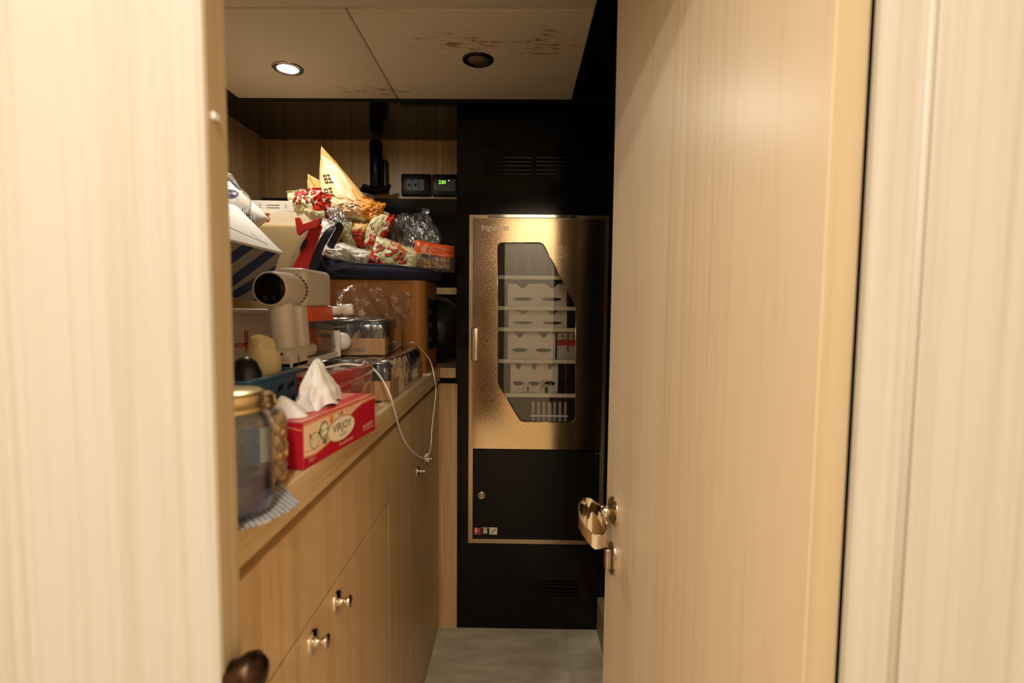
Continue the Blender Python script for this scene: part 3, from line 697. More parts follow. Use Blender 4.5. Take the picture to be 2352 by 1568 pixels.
# handset
a, b = Pn(858, 447), Pn(884, 332); t = thing('wall_handset', ((a.x + b.x) / 2, YN - .03, a.z), 'black cylindrical handset with coiled cord clipped on the niche wall', 'handset')
xc_ = (a.x + b.x) / 2
m = MB(); m.cyl((xc_, YN - .045, a.z), (xc_, YN - .045, b.z), .0265, BLACKM, 28, True, .006); m.build('tube', t)
m = MB(); m.box(xc_ + .01, xc_ + .04, YN - .03, YN, a.z, b.z - .07, BLACKM, .004); m.build('bracket', t)
m = MB(); cz_ = a.z + .01; pts = []
for k in range(140):
    q = k / 140; ang = q * 2 * math.pi * 17; R0 = .02 + .022 * math.sin(q * math.pi)
    pts.append((xc_ - .055 + .12 * q + .008 * math.cos(ang), YN - .075 + .011 * math.sin(ang) , cz_ + .014 * math.cos(ang * 1.0) - .012 + .03 * abs(q - .5)))
m.tube(pts, .0024, BLACKM, 6, res=2); m.build('coiled_cord', t)

# ================================================================== THINGS ON THE WORKTOP
def obj_frame(o, yaw):                                     # unit axes of something turned about z
    c, s = math.cos(yaw), math.sin(yaw); return V3(o), V3((c, s, 0)), V3((-s, c, 0)), V3((0, 0, 1))
ZT = WT + .0006

# ---- tissue box: corner nearest the viewer N, long side runs away from us
N, Fa = V3((-.279, .655, ZT)), V3((-.2475, .880, ZT))
d = (Fa - N).normalized(); L = .227; nr = V3((d.y, -d.x, 0)); Wd, Hd = .082, .063
tb = thing('tissue_box', N, 'red and peach tissue box with a tissue pulled up, overhanging the worktop edge', 'tissue box')
m = MB(); m.hexa(N, d * L, -nr * Wd, (0, 0, Hd), RED, .0012)
f = (N, d, V3((0, 0, 1)), nr)                                # long side facing the aisle
def arc(pts, k=8):
    out = []
    for i in range(len(pts) - 1):
        p0, p1, p2, p3 = pts[max(i - 1, 0)], pts[i], pts[i + 1], pts[min(i + 2, len(pts) - 1)]
        for j in range(k):
            t = j / k; out.append(tuple(.5 * (2 * p1[a] + (p2[a] - p0[a]) * t + (2 * p0[a] - 5 * p1[a] + 4 * p2[a] - p3[a]) * t * t + (3 * p1[a] - p0[a] - 3 * p2[a] + p3[a]) * t ** 3) for a in (0, 1)))
    return out + [pts[-1]]
edge = arc([(.001, .016), (.03, .014), (.068, .021), (.105, .034), (.14, .048), (.175, .056), (.226, .0575)])
m.poly(edge + [(.226, .0622), (.001, .0622)], f, PEACH, .0003)
for k, (wd, mt) in enumerate(((.0028, SALMON), (.0016, CREAMP), (.0012, SALMON))): m.band([(x, y + .0005 + .0035 * k) for x, y in edge], wd, f, mt, .0005)
m.poly([(.001, .058), (.226, .0605), (.226, .0625), (.001, .0625)], f, SALMON, .0006)
m.ell(.104, .0325, .043, .0185, f, GOLDP, .0009, n=40); m.ell(.104, .0325, .0415, .0172, f, CREAMP, .0011, n=40)
m.text('VIRJOY', .0165, .105, .0355, f, OUTL, .0014, sx=1.12, bold=.0001); m.text('CLASSIC', .0062, .108, .0225, f, GREYT, .0014, sx=1.1)
m.text('Pure & Soft 4 PLY', .0062, .118, .009, f, CREAMP, .0009, shear=.3)
m.text('4x PURITY', .0085, .196, .0165, f, CREAMP, .0009); m.band([(.176, .0105), (.218, .0105)], .0008, f, CREAMP)
m.text('3 PLY •', .006, .021, .009, f, CREAMP, .0009)
# small printed animals
m.ell(.028, .033, .0125, .0115, f, OUTL, .0007); m.ell(.028, .033, .0117, .0107, f, BAGC, .0009); m.ell(.028, .032, .0042, .0032, f, PEACH, .0011)
for sx_ in (-1, 1): m.poly([(.028 + sx_ * .008, .04), (.028 + sx_ * .0135, .0465), (.028 + sx_ * .0118, .036)], f, OUTL, .0007); m.ell(.028 + sx_ * .005, .0355, .001, .001, f, DARKP, .0011)
m.ell(.053, .041, .0125, .0135, f, OUTL, .0007); m.ell(.053, .041, .0115, .0125, f, BAGG, .0009); m.ell(.053, .046, .008, .004, f, CREAMP, .0011); m.ell(.053, .0375, .0075, .0035, f, CREAMP, .0011, .2)
m.ell(.054, .025, .006, .004, f, GREYT, .0007); m.ell(.04, .053, .003, .006, f, CREAMP, .0007)
m.ell(.074, .0535, .0058, .005, f, BAGO, .0007); m.poly([(.07, .05), (.078, .05), (.0785, .042), (.076, .046), (.073, .042)], f, BAGO, .0007)
m.ell(.105, .0555, .003, .003, f, REDP, .0009); m.poly([(.098, .052), (.094, .0565), (.101, .0565)], f, GREYT, .0008); m.ell(.12, .0565, .002, .002, f, BAGO, .0009)
m.band(arc([(.128, .053), (.13, .058), (.136, .0595), (.14, .056), (.137, .052)]), .0006, f, GOLDP, .0009)
fe = (N - nr * Wd, nr, V3((0, 0, 1)), -d)                    # end facing the viewer
m.ell(.040, .034, .022, .0145, fe, CREAMP, .0007, n=36); m.band(arc([(0, .048), (.02, .056), (.05, .0575), (.081, .053)]), .0016, fe, SALMON)
ft = (N + V3((0, 0, Hd)), d, -nr, V3((0, 0, 1)))
m.poly([(.002, .002), (.225, .002), (.225, .08), (.002, .08)], ft, SALMON, .0003); m.poly([(.002, .014), (.06, .006), (.225, .012), (.225, .034), (.1, .026), (.002, .05)], ft, COKE, .0005)
m.ell(.11, .041, .06, .02, ft, PAPER, .0008)
m.build('box', tb)
c0 = N + d * .11 - nr * .04 + V3((0, 0, Hd))
def tissue(u, v):
    a = u * 2 * math.pi; fold = 1 + .24 * math.sin(3 * a + 1) + .16 * math.sin(7 * a + 4 * v) + .25 * noise.noise(V3((math.cos(a) * 3, math.sin(a) * 3, v * 5)))
    r = (1 - v) ** .75 * fold
    ht = .07 * v + .008 * noise.noise(V3((math.cos(a) * 2, math.sin(a) * 2, v * 3)))
    return c0 + d * (math.cos(a) * .055 * r - .012 * v + .01) + (-nr) * (math.sin(a) * .020 * r) + V3((0, 0, ht + .001))
m = MB(); m.grid(tissue, 72, 14, TISSUE, True, True); m.build('raised_tissue', tb)
def tissue2(u, v):
    a = u * 2 * math.pi; fold = 1 + .25 * math.sin(4 * a + 2); r = (1 - v) ** .8 * fold
    return c0 + d * (math.cos(a) * .032 * r - .075 - .012 * v) - nr * (math.sin(a) * .025 * r + .004) + V3((0, 0, .03 * v + .001))
m = MB(); m.grid(tissue2, 60, 10, TISSUE, True, True); m.build('loose_tissue', tb)

# ---- mat under the jars
m = MB()
mw = [pZ(535, 1226, WT + .001), pZ(560, 1216, WT + .001), pZ(620, 1196, WT + .001), pZ(676, 1168, WT + .001), pZ(686, 1156, WT + .001), pZ(676, 1142, WT + .001), pZ(640, 1112, WT + .001), pZ(600, 1090, WT + .001)]
pts = [V3((p.x, p.y, ZT)) for p in mw] + [V3((-.40, .70, ZT)), V3((-.46, .6, ZT)), V3((-.46, .47, ZT)), V3((-.30, .468, ZT))]
m.prism(pts, (0, 0, .0018), MATW); tag(m.build('woven_mat'), 'grey checked woven mat lying under the jars at the worktop edge', 'mat')
ZM = ZT + .0024

# ---- front jar: dark plum drink in a clear bluish jar with gold lid
jc = V3((-.3005, .512, ZM)); j = thing('storage_jar', jc, 'clear bluish jar with gold lid and dark plum contents, nearest the door jamb', 'jar', 'gold lidded jars')
m = MB(); m.lathe([(0, .001), (.040, .001), (.0455, .006), (.0468, .02), (.0468, .088), (.044, .100), (.0385, .107), (.0385, .114), (.0372, .114), (.0372, .106), (.0425, .098), (.0452, .087), (.0452, .008), (.039, .003), (0, .003)], jc, GLASSB, n=48); m.build('body', j)
m = MB(); m.lathe([(0, .004), (.038, .004), (.0445, .01), (.0445, .034), (.043, .036), (0, .037)], jc, PURPLE, n=40); m.build('contents', j)
m = MB(); m.lathe([(0, .126), (.037, .126), (.0395, .124), (.0405, .121), (.0405, .116), (.0385, .114), (.0385, .112), (.0425, .111), (.0425, .107), (.040, .106)], jc, GOLD, n=48); m.build('lid', j)
m = MB(); m.grid(lambda u, v: jc + V3((math.cos(-1.75 + u * .55) * .0472, math.sin(-1.75 + u * .55) * .0472, .046 + v * .036)), 10, 1, lambda u, v: PAPER if v < .8 else BLUEL); m.build('label', j)
# ---- second jar full of nuts
kc_ = V3((-.3225, .601, ZM)); k2 = thing('nut_jar', kc_, 'clear jar of roasted nuts with a blue label, tucked behind the plum jar', 'jar', 'gold lidded jars')
m = MB(); m.lathe([(0, .001), (.040, .001), (.043, .006), (.0437, .02), (.0437, .078), (.040, .087), (.031, .093), (.031, .099), (.030, .099), (.030, .092), (.039, .086), (.0425, .077), (.0425, .008), (0, .003)], kc_, GLASS, n=48); m.build('body', k2)
m = MB(); m.lathe([(0, .108), (.028, .108), (.031, .105), (.0315, .098), (.033, .097), (.033, .094), (.030, .093)], kc_, GOLD, n=48); m.build('lid', k2)
m = MB(); m.grid(lambda u, v: kc_ + V3((math.cos(-1.15 + u * .6) * .0443, math.sin(-1.15 + u * .6) * .0443, .034 + v * .04)), 12, 1, lambda u, v: BLUEL if u < .6 else PAPER)
m.build('label', k2)
m = MB(); m.blob((0, 0, 0), (.0075, .0055, .0052), NUT, .35, 3, 2, 2.4); proto = m.build('nut', origin=(0, 0, 0)); tag(proto, 'golden roasted nut inside the jar behind the plum jar', 'nut', 'nuts in the jar')
first = True; rr = random.Random(3)
for lv in range(9):
    for k in range(15):
        a = (k + .5 * (lv % 2)) / 15 * 2 * math.pi
        if not (-2.3 < ((a + math.pi) % (2 * math.pi)) - math.pi < 1.2): continue
        q = proto if first else proto.copy()
        if not first: COL.objects.link(q)
        first = False
        R_ = .0375 + rr.uniform(-.001, .0005); q.location = kc_ + V3((math.cos(a) * R_, math.sin(a) * R_, .0095 + lv * .0085)); q.rotation_euler = (rr.uniform(0, 6), rr.uniform(0, 6), rr.uniform(0, 6))
m = MB(); m.cyl(kc_ + V3((0, 0, .005)), kc_ + V3((0, 0, .082)), .030, NUT, 24); tag(m.build('nut_fill'), 'heap of roasted nuts filling the middle of the nut jar', 'nuts', kind='stuff')

# ---- wrapped red pack (printing upside down)
Nr, yw = V3((-.352, .9, ZT)), -math.atan2(.03, .225)
o, ex, ey, ez = obj_frame(Nr, yw); RW, RL, RH = .19, .228, .0885
m = MB(); m.hexa(o, -ex * RW, ey * RL, ez * RH, COKE, .004, 3)
f = (o, ey, ez, ex)
for k, (x0, x1, s_) in enumerate(((.118, .2, .012), (.02, .2, .018))): pass
m.text('330 mL', .018, .042, .066, f, PEACH, .0006, rot=math.pi, sx=.9); m.ell(.046, .038, .009, .016, f, PEACH, .0006); m.ell(.046, .038, .007, .0138, f, COKE, .0008); m.text('8', .016, .046, .038, f, PEACH, .001, rot=math.pi)
m.text('ORIGINAL', .018, .16, .056, f, PEACH, .0006, rot=math.pi, sx=1.0); m.text('TASTE', .02, .105, .044, f, PEACH, .0006, rot=math.pi)
m.band(arc([(.075, .012), (.1, .03), (.12, .012), (.14, .032), (.17, .03), (.2, .05), (.222, .045), (.214, .018)]), .007, f, PEACH, .0006)
fe = (o - ex * RW, ex, ez, -ey)
for r_ in range(8):
    x = .01
    while x < RW - .02:
        l_ = rr.uniform(.004, .012); m.poly([(x, .012 + r_ * .009), (x + l_, .012 + r_ * .009), (x + l_, .0165 + r_ * .009), (x, .0165 + r_ * .009)], fe, SALMON, .0005); x += l_ + .003
ft = (o + ez * RH, ey, -ex, ez)
for k in range(14):
    y_ = rr.uniform(.01, RW - .02); x_ = rr.uniform(.0, RL * .6); m.band(arc([(x_, y_), (x_ + .03, y_ + rr.uniform(-.01, .01)), (x_ + .08, y_ + rr.uniform(-.012, .012))]), rr.uniform(.001, .004), ft, SALMON, .0005)
rp_ = m.build('drinks_pack', origin=Nr); tag(rp_, 'film-wrapped red drinks pack printed upside down behind the tissue box', 'drinks pack')
m = MB(); e_ = .0025; m.hexa(o + ex * e_ - ey * e_ , -ex * (RW + 2 * e_), ey * (RL + 2 * e_), ez * (RH + .001), WRAP, .006, 3); m.build('clear_wrap', rp_)

# ---- canned drink packs
can_t = thing('drink_can', (0, 0, 0), 'black drink can with bare rim in the lower shrink-wrapped tray', 'can', 'black cans in the lower tray')
m = MB(); m.lathe([(0, .002), (.022, .0), (.026, .004), (.0295, .010), (.0295, .074), (.0255, .0815)], (0, 0, 0), CANB, n=28)
m.grid(lambda u, v: V3((math.cos(u * 1.1 - .3) * .0297, math.sin(u * 1.1 - .3) * .0297, .02 + .04 * v)), 8, 6, lambda u, v: GOLDP if (u - .5) ** 2 + (v - .5) ** 2 < .2 else CANB); m.build('body', can_t, None)
m = MB(); m.lathe([(.0255, .0815), (.0262, .0835), (.0250, .0845), (.0238, .082), (0, .082)], (0, 0, 0), CANT, n=28); m.box(-.003, .009, -.004, .004, .0822, .0832, CANT, .0004); m.build('lid', can_t, None)
def tray(o, ex, ey, nx, ny, px, py_, H, label, clabel, group, tray_h, first):
    """o: bottom corner nearest the aisle and the viewer; ex points to the aisle"""
    W, Ln = nx * px + .006, ny * py_ + .006
    t = thing('canned_drinks_tray', o, label, 'drinks tray', 'shrink-wrapped canned drink trays'); ez = V3((0, 0, 1))
    m = MB(); m.hexa(o, -ex * W, ey * Ln, ez * .002, CARD); th = .0015
    m.hexa(o, -ex * th, ey * Ln, ez * tray_h, CARD); m.hexa(o - ex * (W - th), -ex * th, ey * Ln, ez * tray_h, CARD)
    m.hexa(o, -ex * W, ey * th, ez * tray_h, CARD); m.hexa(o + ey * (Ln - th), -ex * W, ey * th, ez * tray_h, CARD)
    f = (o - ex * W, ex, ez, -ey); m.text('EXP. 120925', .012, W - .11, .012, f, DARKP, .0006, align='LEFT'); m.build('cardboard_tray', t)
    m = MB(); a = .003
    def wrapf(u, v):                                       # film pulled over the can shoulders
        q = 2 * math.pi * u; c_, s_ = math.cos(q), math.sin(q); p = 1 / max(abs(c_), abs(s_)) ** .86
        X, Y = c_ * p, s_ * p; hx, hy = W / 2 + a, Ln / 2 + a
        if v < .72: k = 1.0; z = -.0 + (H + .002) * (v / .72); 
        else: k = 1 - (v - .72) / .28 * .98; z = H + .004
        rip = .0010 * math.sin(Y * ny * math.pi * .96 + 1.57) ** 2 * (1 if abs(X) > .9 and v > .35 and v < .75 else 0)
        z += .0018 * noise.noise(V3((X * 7, Y * 9, v * 4))) if v > .5 else 0
        sh = 1 - .05 * max(0, (v - .55) / .17) if v < .72 else .95 * k
        return o - ex * (W / 2) + ey * (Ln / 2) + ex * (X * hx * sh - math.copysign(rip, X)) + ey * (Y * hy * sh) + ez * (z + .0004)
    m.grid(wrapf, 120, 22, WRAP, True, True); m.build('shrink_wrap', t)
    for i in range(nx):
        for k in range(ny):
            p = o - ex * (.003 + px * (i + .5)) + ey * (.003 + py_ * (k + .5)) + ez * .0022
            s_ = (px * .5 - .0006) / .0295; ang = math.atan2(ey.y, ey.x) - math.pi / 2 + rr.uniform(-1, 1)
            od = ('nearest', 'second', 'third', 'fourth', 'fifth', 'farthest')[k if k < ny - 1 else 5]; wt_ = 'lower' if nx == 4 else 'upper'
            lb = clabel
            if i == 0: lb = '%s black can along the aisle side of the %s tray' % (od, wt_)
            elif k == 0: lb = 'black can at the near end of the %s tray, %s in from the aisle' % (wt_, ('', 'one', 'two', 'three')[i])
            if first: can_t.location = p; can_t.scale = (s_, s_, (H - .004) / .0845); can_t['label'] = lb; first = False
            else: dup(can_t, p, ang, lb, group, (s_, s_, (H - .004) / .0845))
    return t
yw2 = math.atan2(.008, .44)
o1, e1x, e1y, _ = obj_frame(V3((-.288, 1.150, ZT)), yw2)
tray(o1, e1x, e1y, 4, 6, .0665, .0715, .088, 'lower shrink-wrapped cardboard tray of black cans by the worktop edge', 'black drink can with bare rim in the lower shrink-wrapped tray', 'black cans in the lower tray', .046, True)
yw3 = math.atan2(.03, .33)
o2, e2x, e2y, _ = obj_frame(V3((-.326, 1.255, ZT + .0945)), yw3)
tray(o2, e2x, e2y, 3, 5, .0625, .0645, .088, 'upper cardboard tray of black cans in torn film, stacked on the lower tray', 'black drink can in the upper tray with torn film', 'black cans in the upper tray', .042, False)
# loose torn film over the upper tray
fc = [pY(765, 668, 1.36), pY(943, 672, 1.50), pY(945, 752, 1.5), pY(790, 730, 1.30)]
def loose(u, v):
    a = fc[0].lerp(fc[1], u); b = fc[3].lerp(fc[2], u); p = a.lerp(b, v)
    arch = math.sin(u * math.pi) * .022 * (1 - v)
    q = V3((u * 5, v * 4, 1.3)); nz = noise.turbulence_vector(q, 3, False, noise_basis='PERLIN_ORIGINAL') * .012
    p = p + V3((0, 0, arch)) + nz; return p
m = MB(); m.grid(loose, 46, 30, FILM); tag(m.build('torn_film'), 'crumpled sheet of torn clear film standing up above the upper can tray', 'plastic film')

# ---- brown box under the tote bag
bo = V3((-.64, 1.64, ZT)); m = MB(); t = thing('brown_box', (-.47, 1.74, ZT), 'orange-brown box with rounded upright corners under the navy tote bag', 'box')
pts = []; X0, X1, Y0_, Y1_ = -.645, -.298, 1.635, 1.90; R_ = .03
for cx_, cy_, a0 in ((X1 - R_, Y0_ + R_, -90), (X1 - R_, Y1_ - R_, 0), (X0 + R_, Y1_ - R_, 90), (X0 + R_, Y0_ + R_, 180)):
    for k in range(9): a = math.radians(a0 + k * 90 / 8); pts.append((cx_ + R_ * math.cos(a), cy_ + R_ * math.sin(a), ZT))
m.prism(pts, (0, 0, .30), ORNG_BOX, .003)
f = ortho((X1 - .085, Y0_, ZT + .24), (1, 0, 0), (0, 0, 1))
m.band([(-.03, .048), (.042, .048), (.044, .004), (.018, .004)], .0014, f, OUTL)
m.build('shell', t)
m = MB(); m.hexa((X1 - .0005, Y0_ + .05, ZT + .07), (.004, 0, 0), (0, .18, 0), (0, 0, .17), MATTE, .001); m.build('side_panel', t)
for k in range(3):
    m = MB(); m.box(X1 + .003, X1 + .006, Y0_ + .07, Y0_ + .1, ZT + .1 + .045 * k, ZT + .115 + .045 * k, GREYP, .001); m.build('side_button', t)

# ---- ribbed black fan behind it
fc_ = V3((-.325, 1.98, ZT + .118)); t = thing('fan', (fc_.x, fc_.y, ZT), 'round black ribbed fan half hidden behind the brown box', 'fan')
m = MB(); m.lathe([(0, 0), (.118, 0), (.118, .05), (0, .05)], fc_ - V3((0, .02, 0)), BLACKM, (0, 1, 0), 48); m.build('housing', t)
m = MB()
for r_ in [.02 + .008 * k for k in range(13)]: m.lathe([(r_, 0), (r_ + .0012, -.0015), (r_ + .0024, 0)], fc_ - V3((0, .0205, 0)), plain('fan_rib_black', (.02, .02, .02, 1), .3) if r_ < .021 else bpy.data.materials['fan_rib_black'], (0, 1, 0), 48)
m.build('grille', t)
m = MB(); m.lathe([(0, -.008), (.018, -.006), (.02, 0)], fc_ - V3((0, .0205, 0)), BLACKM, (0, 1, 0), 32); m.build('hub', t)
ar = [fc_ + V3((math.cos(a) * .123, -.03, math.sin(a) * .123)) for a in [math.radians(110 - 9 * k) for k in range(10)]]
m = MB(); m.grid(lambda u, v: ar[min(9, int(u * 9))].lerp(ar[min(9, int(u * 9) + 1)], u * 9 % 1 if u < 1 else 0) + V3((0, .05 * v, .022 * v * (1 - v) * 2 + .006 * noise.noise(V3((u * 9, v * 4, 0))) + .006)), 40, 8, film('grey_cover_film', (.8, .8, .78, 1), .3, .2, (60, .8), 1.5, (.4, .38, .34, 1)))
tag(m.build('fan_cover'), 'strip of crumpled grey plastic lying over the top of the black fan', 'plastic film')

# ---- white noodle carton
m = MB(); x0, x1, y0, y1, z1 = -.84, -.557, 1.165, 1.45, 1.168
m.box(x0, x1, y0, y1, ZT, z1, PAPER, .001); m.hexa((x0, y0 - .001, z1 - .03), (x1 - x0, 0, 0), (0, .001, 0), (0, 0, .03), WHITE); m.hexa((x0 - .0, y0 - .03, z1 - .006), (x1 - x0, 0, 0), (0, .03, 0), (0, 0, .002), PAPER)
f = ortho((x1 - .062, y0, 1.085), (1, 0, 0), (0, 0, 1))
m.band([(-.034, -.002), (.052, .008)], .0025, f, REDP); m.band([(-.034, .003), (.052, .013)], .0025, f, REDP); m.band([(-.006, .035), (-.004, -.03)], .0035, f, COKE); m.band([(.0, .035), (-.002, -.03)], .0035, f, COKE); m.ell(-.003, .004, .009, .005, f, REDP, .0008)
tag(m.build('noodle_carton'), 'white carton printed with red crossed chopsticks behind the vacuum handle', 'carton')

# ---- striped box tilted on top
Bc = V3((-.572, 1.235, 1.302)); eA = V3((-.29, .28, .19)).normalized(); eC = V3((-.14, -.2, .03)); eC = (eC - eA * eC.dot(eA)).normalized(); dn = -eA.cross(eC).normalized()
if dn.z > 0: dn = -dn
t = thing('striped_box', Bc, 'tilted white-lidded box with navy and grey striped side above the vacuum', 'box')
LA, LC, LD = .36, .26, .13
m = MB(); m.hexa(Bc, eA * LA, eC * LC, dn * LD, GREYS, .001)
fs = (Bc, eC, -dn, -eA)
m.poly([(0, -.030), (0, -.062), (.060, -LD), (.088, -LD)], fs, NAVYS, .0006)
for x0, wv in ((.008, .026), (.062, .026), (.112, .034)): m.poly([(x0, 0), (x0 + wv, 0), (x0 + wv + .088, -LD), (x0 + .088, -LD)], fs, NAVYS, .0006)
m.poly([(0, -.095), (0, -LD), (.024, -LD)], fs, NAVYS, .0005)
m.build('body', t)
m = MB(); m.hexa(Bc - eC * .003 - eA * .004, eA * (LA + .004), eC * (LC + .003), -dn * .006, PAPER, .001); fl = (Bc - dn * .006, eA, eC, -dn)
m.poly([(.03, .02), (.036, .02), (.19, .17), (.17, .18)], fl, WHITE, .0012); m.poly([(.0, .13), (.10, .10), (.17, .16), (.05, .24)], fl, WHITE, .0007)
m.text('MADE IN JAPAN', .008, .07, .035, fl, GREYT, .0009, rot=math.pi + .2); m.build('lid', t)

# ---- woven storage box and what lies on it
m = MB(); m.box(-.97, -.668, 1.61, 1.87, ZT, 1.432, WOVEN, .012, 3); tag(m.build('woven_storage_box'), 'tall beige woven box between the striped box and red paper bag', 'storage box')
a = V3((-.835, 1.63, 1.4325)); m = MB(); m.hexa(a, (.175, .02, 0), (-.02, .16, 0), (0, 0, .042), CREAMP, .001)
f = ortho(a, (.175, .02, 0), (0, 0, 1)); m.text('15', .034, .03, .021, f, OUTL, .0008, bold=.0018); m.text('15', .034, .03, .021, f, REDP, .0012, bold=.0004)
tag(m.build('cream_carton'), 'flat cream carton marked 15 in red on the woven box', 'carton')
a = V3((-.85, 1.635, 1.475)); m = MB(); m.hexa(a, (.135, .008, 0), (-.01, .14, 0), (0, 0, .034), WHITE, .0012)
f = ortho(a, (.135, .008, 0), (0, 0, 1)); m.band([(.05, .02), (.09, .02)], .002, f, GREYT); m.band([(.05, .012), (.09, .012)], .002, f, GREYT)
for x in (.03, .11): m.ell(x, .014, .002, .002, f, GREYT); m.ell(x, .021, .002, .002, f, GREYT)
tag(m.build('white_carton'), 'small flat white carton stacked on the cream carton marked 15', 'carton')
a = V3((-.70, 1.69, 1.475)); m = MB(); m.box(-.70, -.655, 1.66, 1.76, 1.4755, 1.503, CREAMP, .001); tag(m.build('small_cream_box'), 'small cream box to the right of the flat white carton', 'box')

# ---- paper roll pack in clear film
vc = V3((-.935, 1.56, 1.335))
def roll(c, ax, r, h, name, label, group):
    m = MB(); ax = V3(ax).normalized(); m.lathe([(.012, h), (.014, h + .001), (r - .006, h), (r, h - .008), (r, .008), (r - .006, 0), (.012, 0)], c, PAPER, ax, 36)
    for q in (.35, .5, .65, .8): m.lathe([(r * q, h + .0012), (r * q + .0012, h + .002), (r * q + .0024, h + .0012)], c, PAPER, ax, 36)
    return tag(m.build(name), label, 'paper roll', group)
roll((-.935, 1.56, 1.485), (.35, -.9, .12), .052, .095, 'paper_roll', 'upper paper roll seen end on inside the clear-wrapped pack at left', 'paper rolls at the left')
def pillow(c, ex, ey, ez, a, b, h, mat, fn=None):
    def g(sg):
        def q(u, v):
            X, Y = u * 2 - 1, v * 2 - 1; t = (max(0, 1 - abs(X) ** 3) * max(0, 1 - abs(Y) ** 3)) ** .5
            return c + ex * (X * a) + ey * (Y * b) + ez * (sg * h * t + .003 * noise.noise(V3((X * 3, Y * 3, sg))) * t)
        return q
    return g
vo = V3((-.845, 1.53, 1.452)); ex = V3((.62, .25, -.62)).normalized(); ez = V3((.5, -.82, .28)); ez = (ez - ex * ez.dot(ex)).normalized(); ey = ez.cross(ex)
m = MB(); q = pillow(vo, ex, ey, ez, .075, .06, .045, PAPER); m.grid(q(1), 24, 24, PAPER); m.grid(q(-1), 24, 24, PAPER)
f = (vo + ez * .0455, ex, ey, ez)
def vmap(X, Y, off): 
    u, v = min(max(X / .15 + .5, 0), 1), min(max(Y / .12 + .5, 0), 1); return q(1)(u, v) + ez * (off + .0004)
m.text('Vinda', .050, .008, -.022, f, NAVYP, .0016, rot=.75, mapper=vmap, bold=.0012); m.text('Vinda', .050, .008, -.022, f, PAPER, .0024, rot=.75, mapper=vmap, bold=-.0004)
tb2 = [(-.034 + .021 * math.cos(t), .018 + .013 * math.sin(t)) for t in [k * math.pi / 12 for k in range(24)]]
def badge(cx_, cy_, a_, b_, rot, mat, off):
    import bmesh as _b; c, s_ = math.cos(rot), math.sin(rot); t2 = _b.new(); ctr = t2.verts.new(vmap(cx_, cy_, off)); ring = []
    for k in range(28):
        t = k / 28 * 2 * math.pi; X, Y = a_ * math.cos(t), b_ * math.sin(t); ring.append(t2.verts.new(vmap(cx_ + X * c - Y * s_, cy_ + X * s_ + Y * c, off)))
    for k in range(28): t2.faces.new((ctr, ring[k], ring[(k + 1) % 28]))
    m.merge(t2, mat)
badge(-.036, .020, .023, .013, .9, NAVYP, .0014); m.text('Vinda', .014, -.036, .020, f, PAPER, .003, rot=.9, mapper=vmap)
tag(m.build('tissue_roll_pack'), 'white paper pack with navy Vinda lettering beside the striped box lid', 'tissue pack')
cl_ = V3((-.885, 1.49, 1.50))
def cling(u, v):
    a = u * 2 * math.pi; b = v * math.pi * .5; r = .098 + .010 * noise.noise(V3((math.cos(a) * 2, math.sin(a) * 2, v * 3)))
    return cl_ + V3((math.cos(a) * math.cos(b) * r * 1.05, math.sin(a) * math.cos(b) * r * .8, math.sin(b) * r * 1.12 - .045 + .006 * noise.noise(V3((a * 3, v * 6, 0)))))
m = MB(); m.grid(cling, 60, 20, FILM, True, True); tag(m.build('clear_roll_wrap'), 'clear plastic wrap pulled up over the paper rolls at left', 'plastic film')

# ================================================================== VACUUM CLEANER ON ITS DOCK
zb = 1.0588
vt = thing('cordless_vacuum', (-.46, 1.07, zb), 'white handheld cordless vacuum with round black screen and orange dust bin', 'vacuum cleaner')
HX, HZ = -.453, 1.209
m = MB(); m.lathe([(.0285, .002), (.0305, .0), (.032, .004), (.033, .03), (.0335, .075), (.031, .098), (.022, .112), (0, .116)], (HX, .93, HZ), WHITEG, (0, 1, 0), 48); mh = m.build('motor_housing', vt)
m = MB(); m.lathe([(0, 0), (.0275, 0), (.0285, .0015), (.0285, .004)], (HX, .9292, HZ), SCREEN, (0, 1, 0), 40)
fs = ortho((HX, .9292, HZ), (1, 0, 0), (0, 0, 1))
for x in (-.0075, .0085):
    for k in range(10):
        a = k / 10 * 2 * math.pi; m.band([(x + .0027 * math.cos(a), -.017 + .0027 * math.sin(a)), (x + .0027 * math.cos(a + .63), -.017 + .0027 * math.sin(a + .63))], .0005, fs, GREYT, .0004)
m.build('screen', mh)
m = MB()
for k in range(9):
    a = math.radians(62 - k * 13); p = V3((HX + math.cos(a) * .0333, 1.008 + .006 * math.sin(k / 8 * math.pi), HZ + math.sin(a) * .0333)); tz = V3((-math.sin(a), 0, math.cos(a))); rn = V3((math.cos(a), 0, math.sin(a)))
    m.hexa(p - tz * .0012 - rn * .001, tz * .0024, V3((0, .009, 0)), rn * .0016, DARKP)
m.build('air_slots', mh)
m = MB(); m.hexa((-.487, 1.02, 1.176), (.064, 0, 0), (0, .142, 0), (0, .0, .078), WHITEG, .013, 5); m.build('upper_body', vt)
xs0, xw = -.484, .06
m = MB(); m.prism([(xs0, 1.036, 1.178), (xs0, 1.163, 1.178), (xs0, 1.193, 1.0735), (xs0, 1.078, 1.0735)], (xw, 0, 0), SMOKE, .008); bn = m.build('dust_bin', vt)
m = MB(); m.prism([(xs0 - .001, 1.036, 1.177), (xs0 - .001, 1.164, 1.177), (xs0 - .001, 1.176, 1.146), (xs0 - .001, 1.048, 1.146)], (xw + .002, 0, 0), ORANGE_T, .003); m.build('orange_collar', bn)
m = MB(); m.prism([(xs0 + .006, 1.056, 1.13), (xs0 + .006, 1.12, 1.13), (xs0 + .006, 1.13, 1.088), (xs0 + .006, 1.075, 1.088)], (xw - .012, 0, 0), plain('burnt_orange_plastic', C(190, 92, 40), .4), .006); m.build('filter_cup', bn)
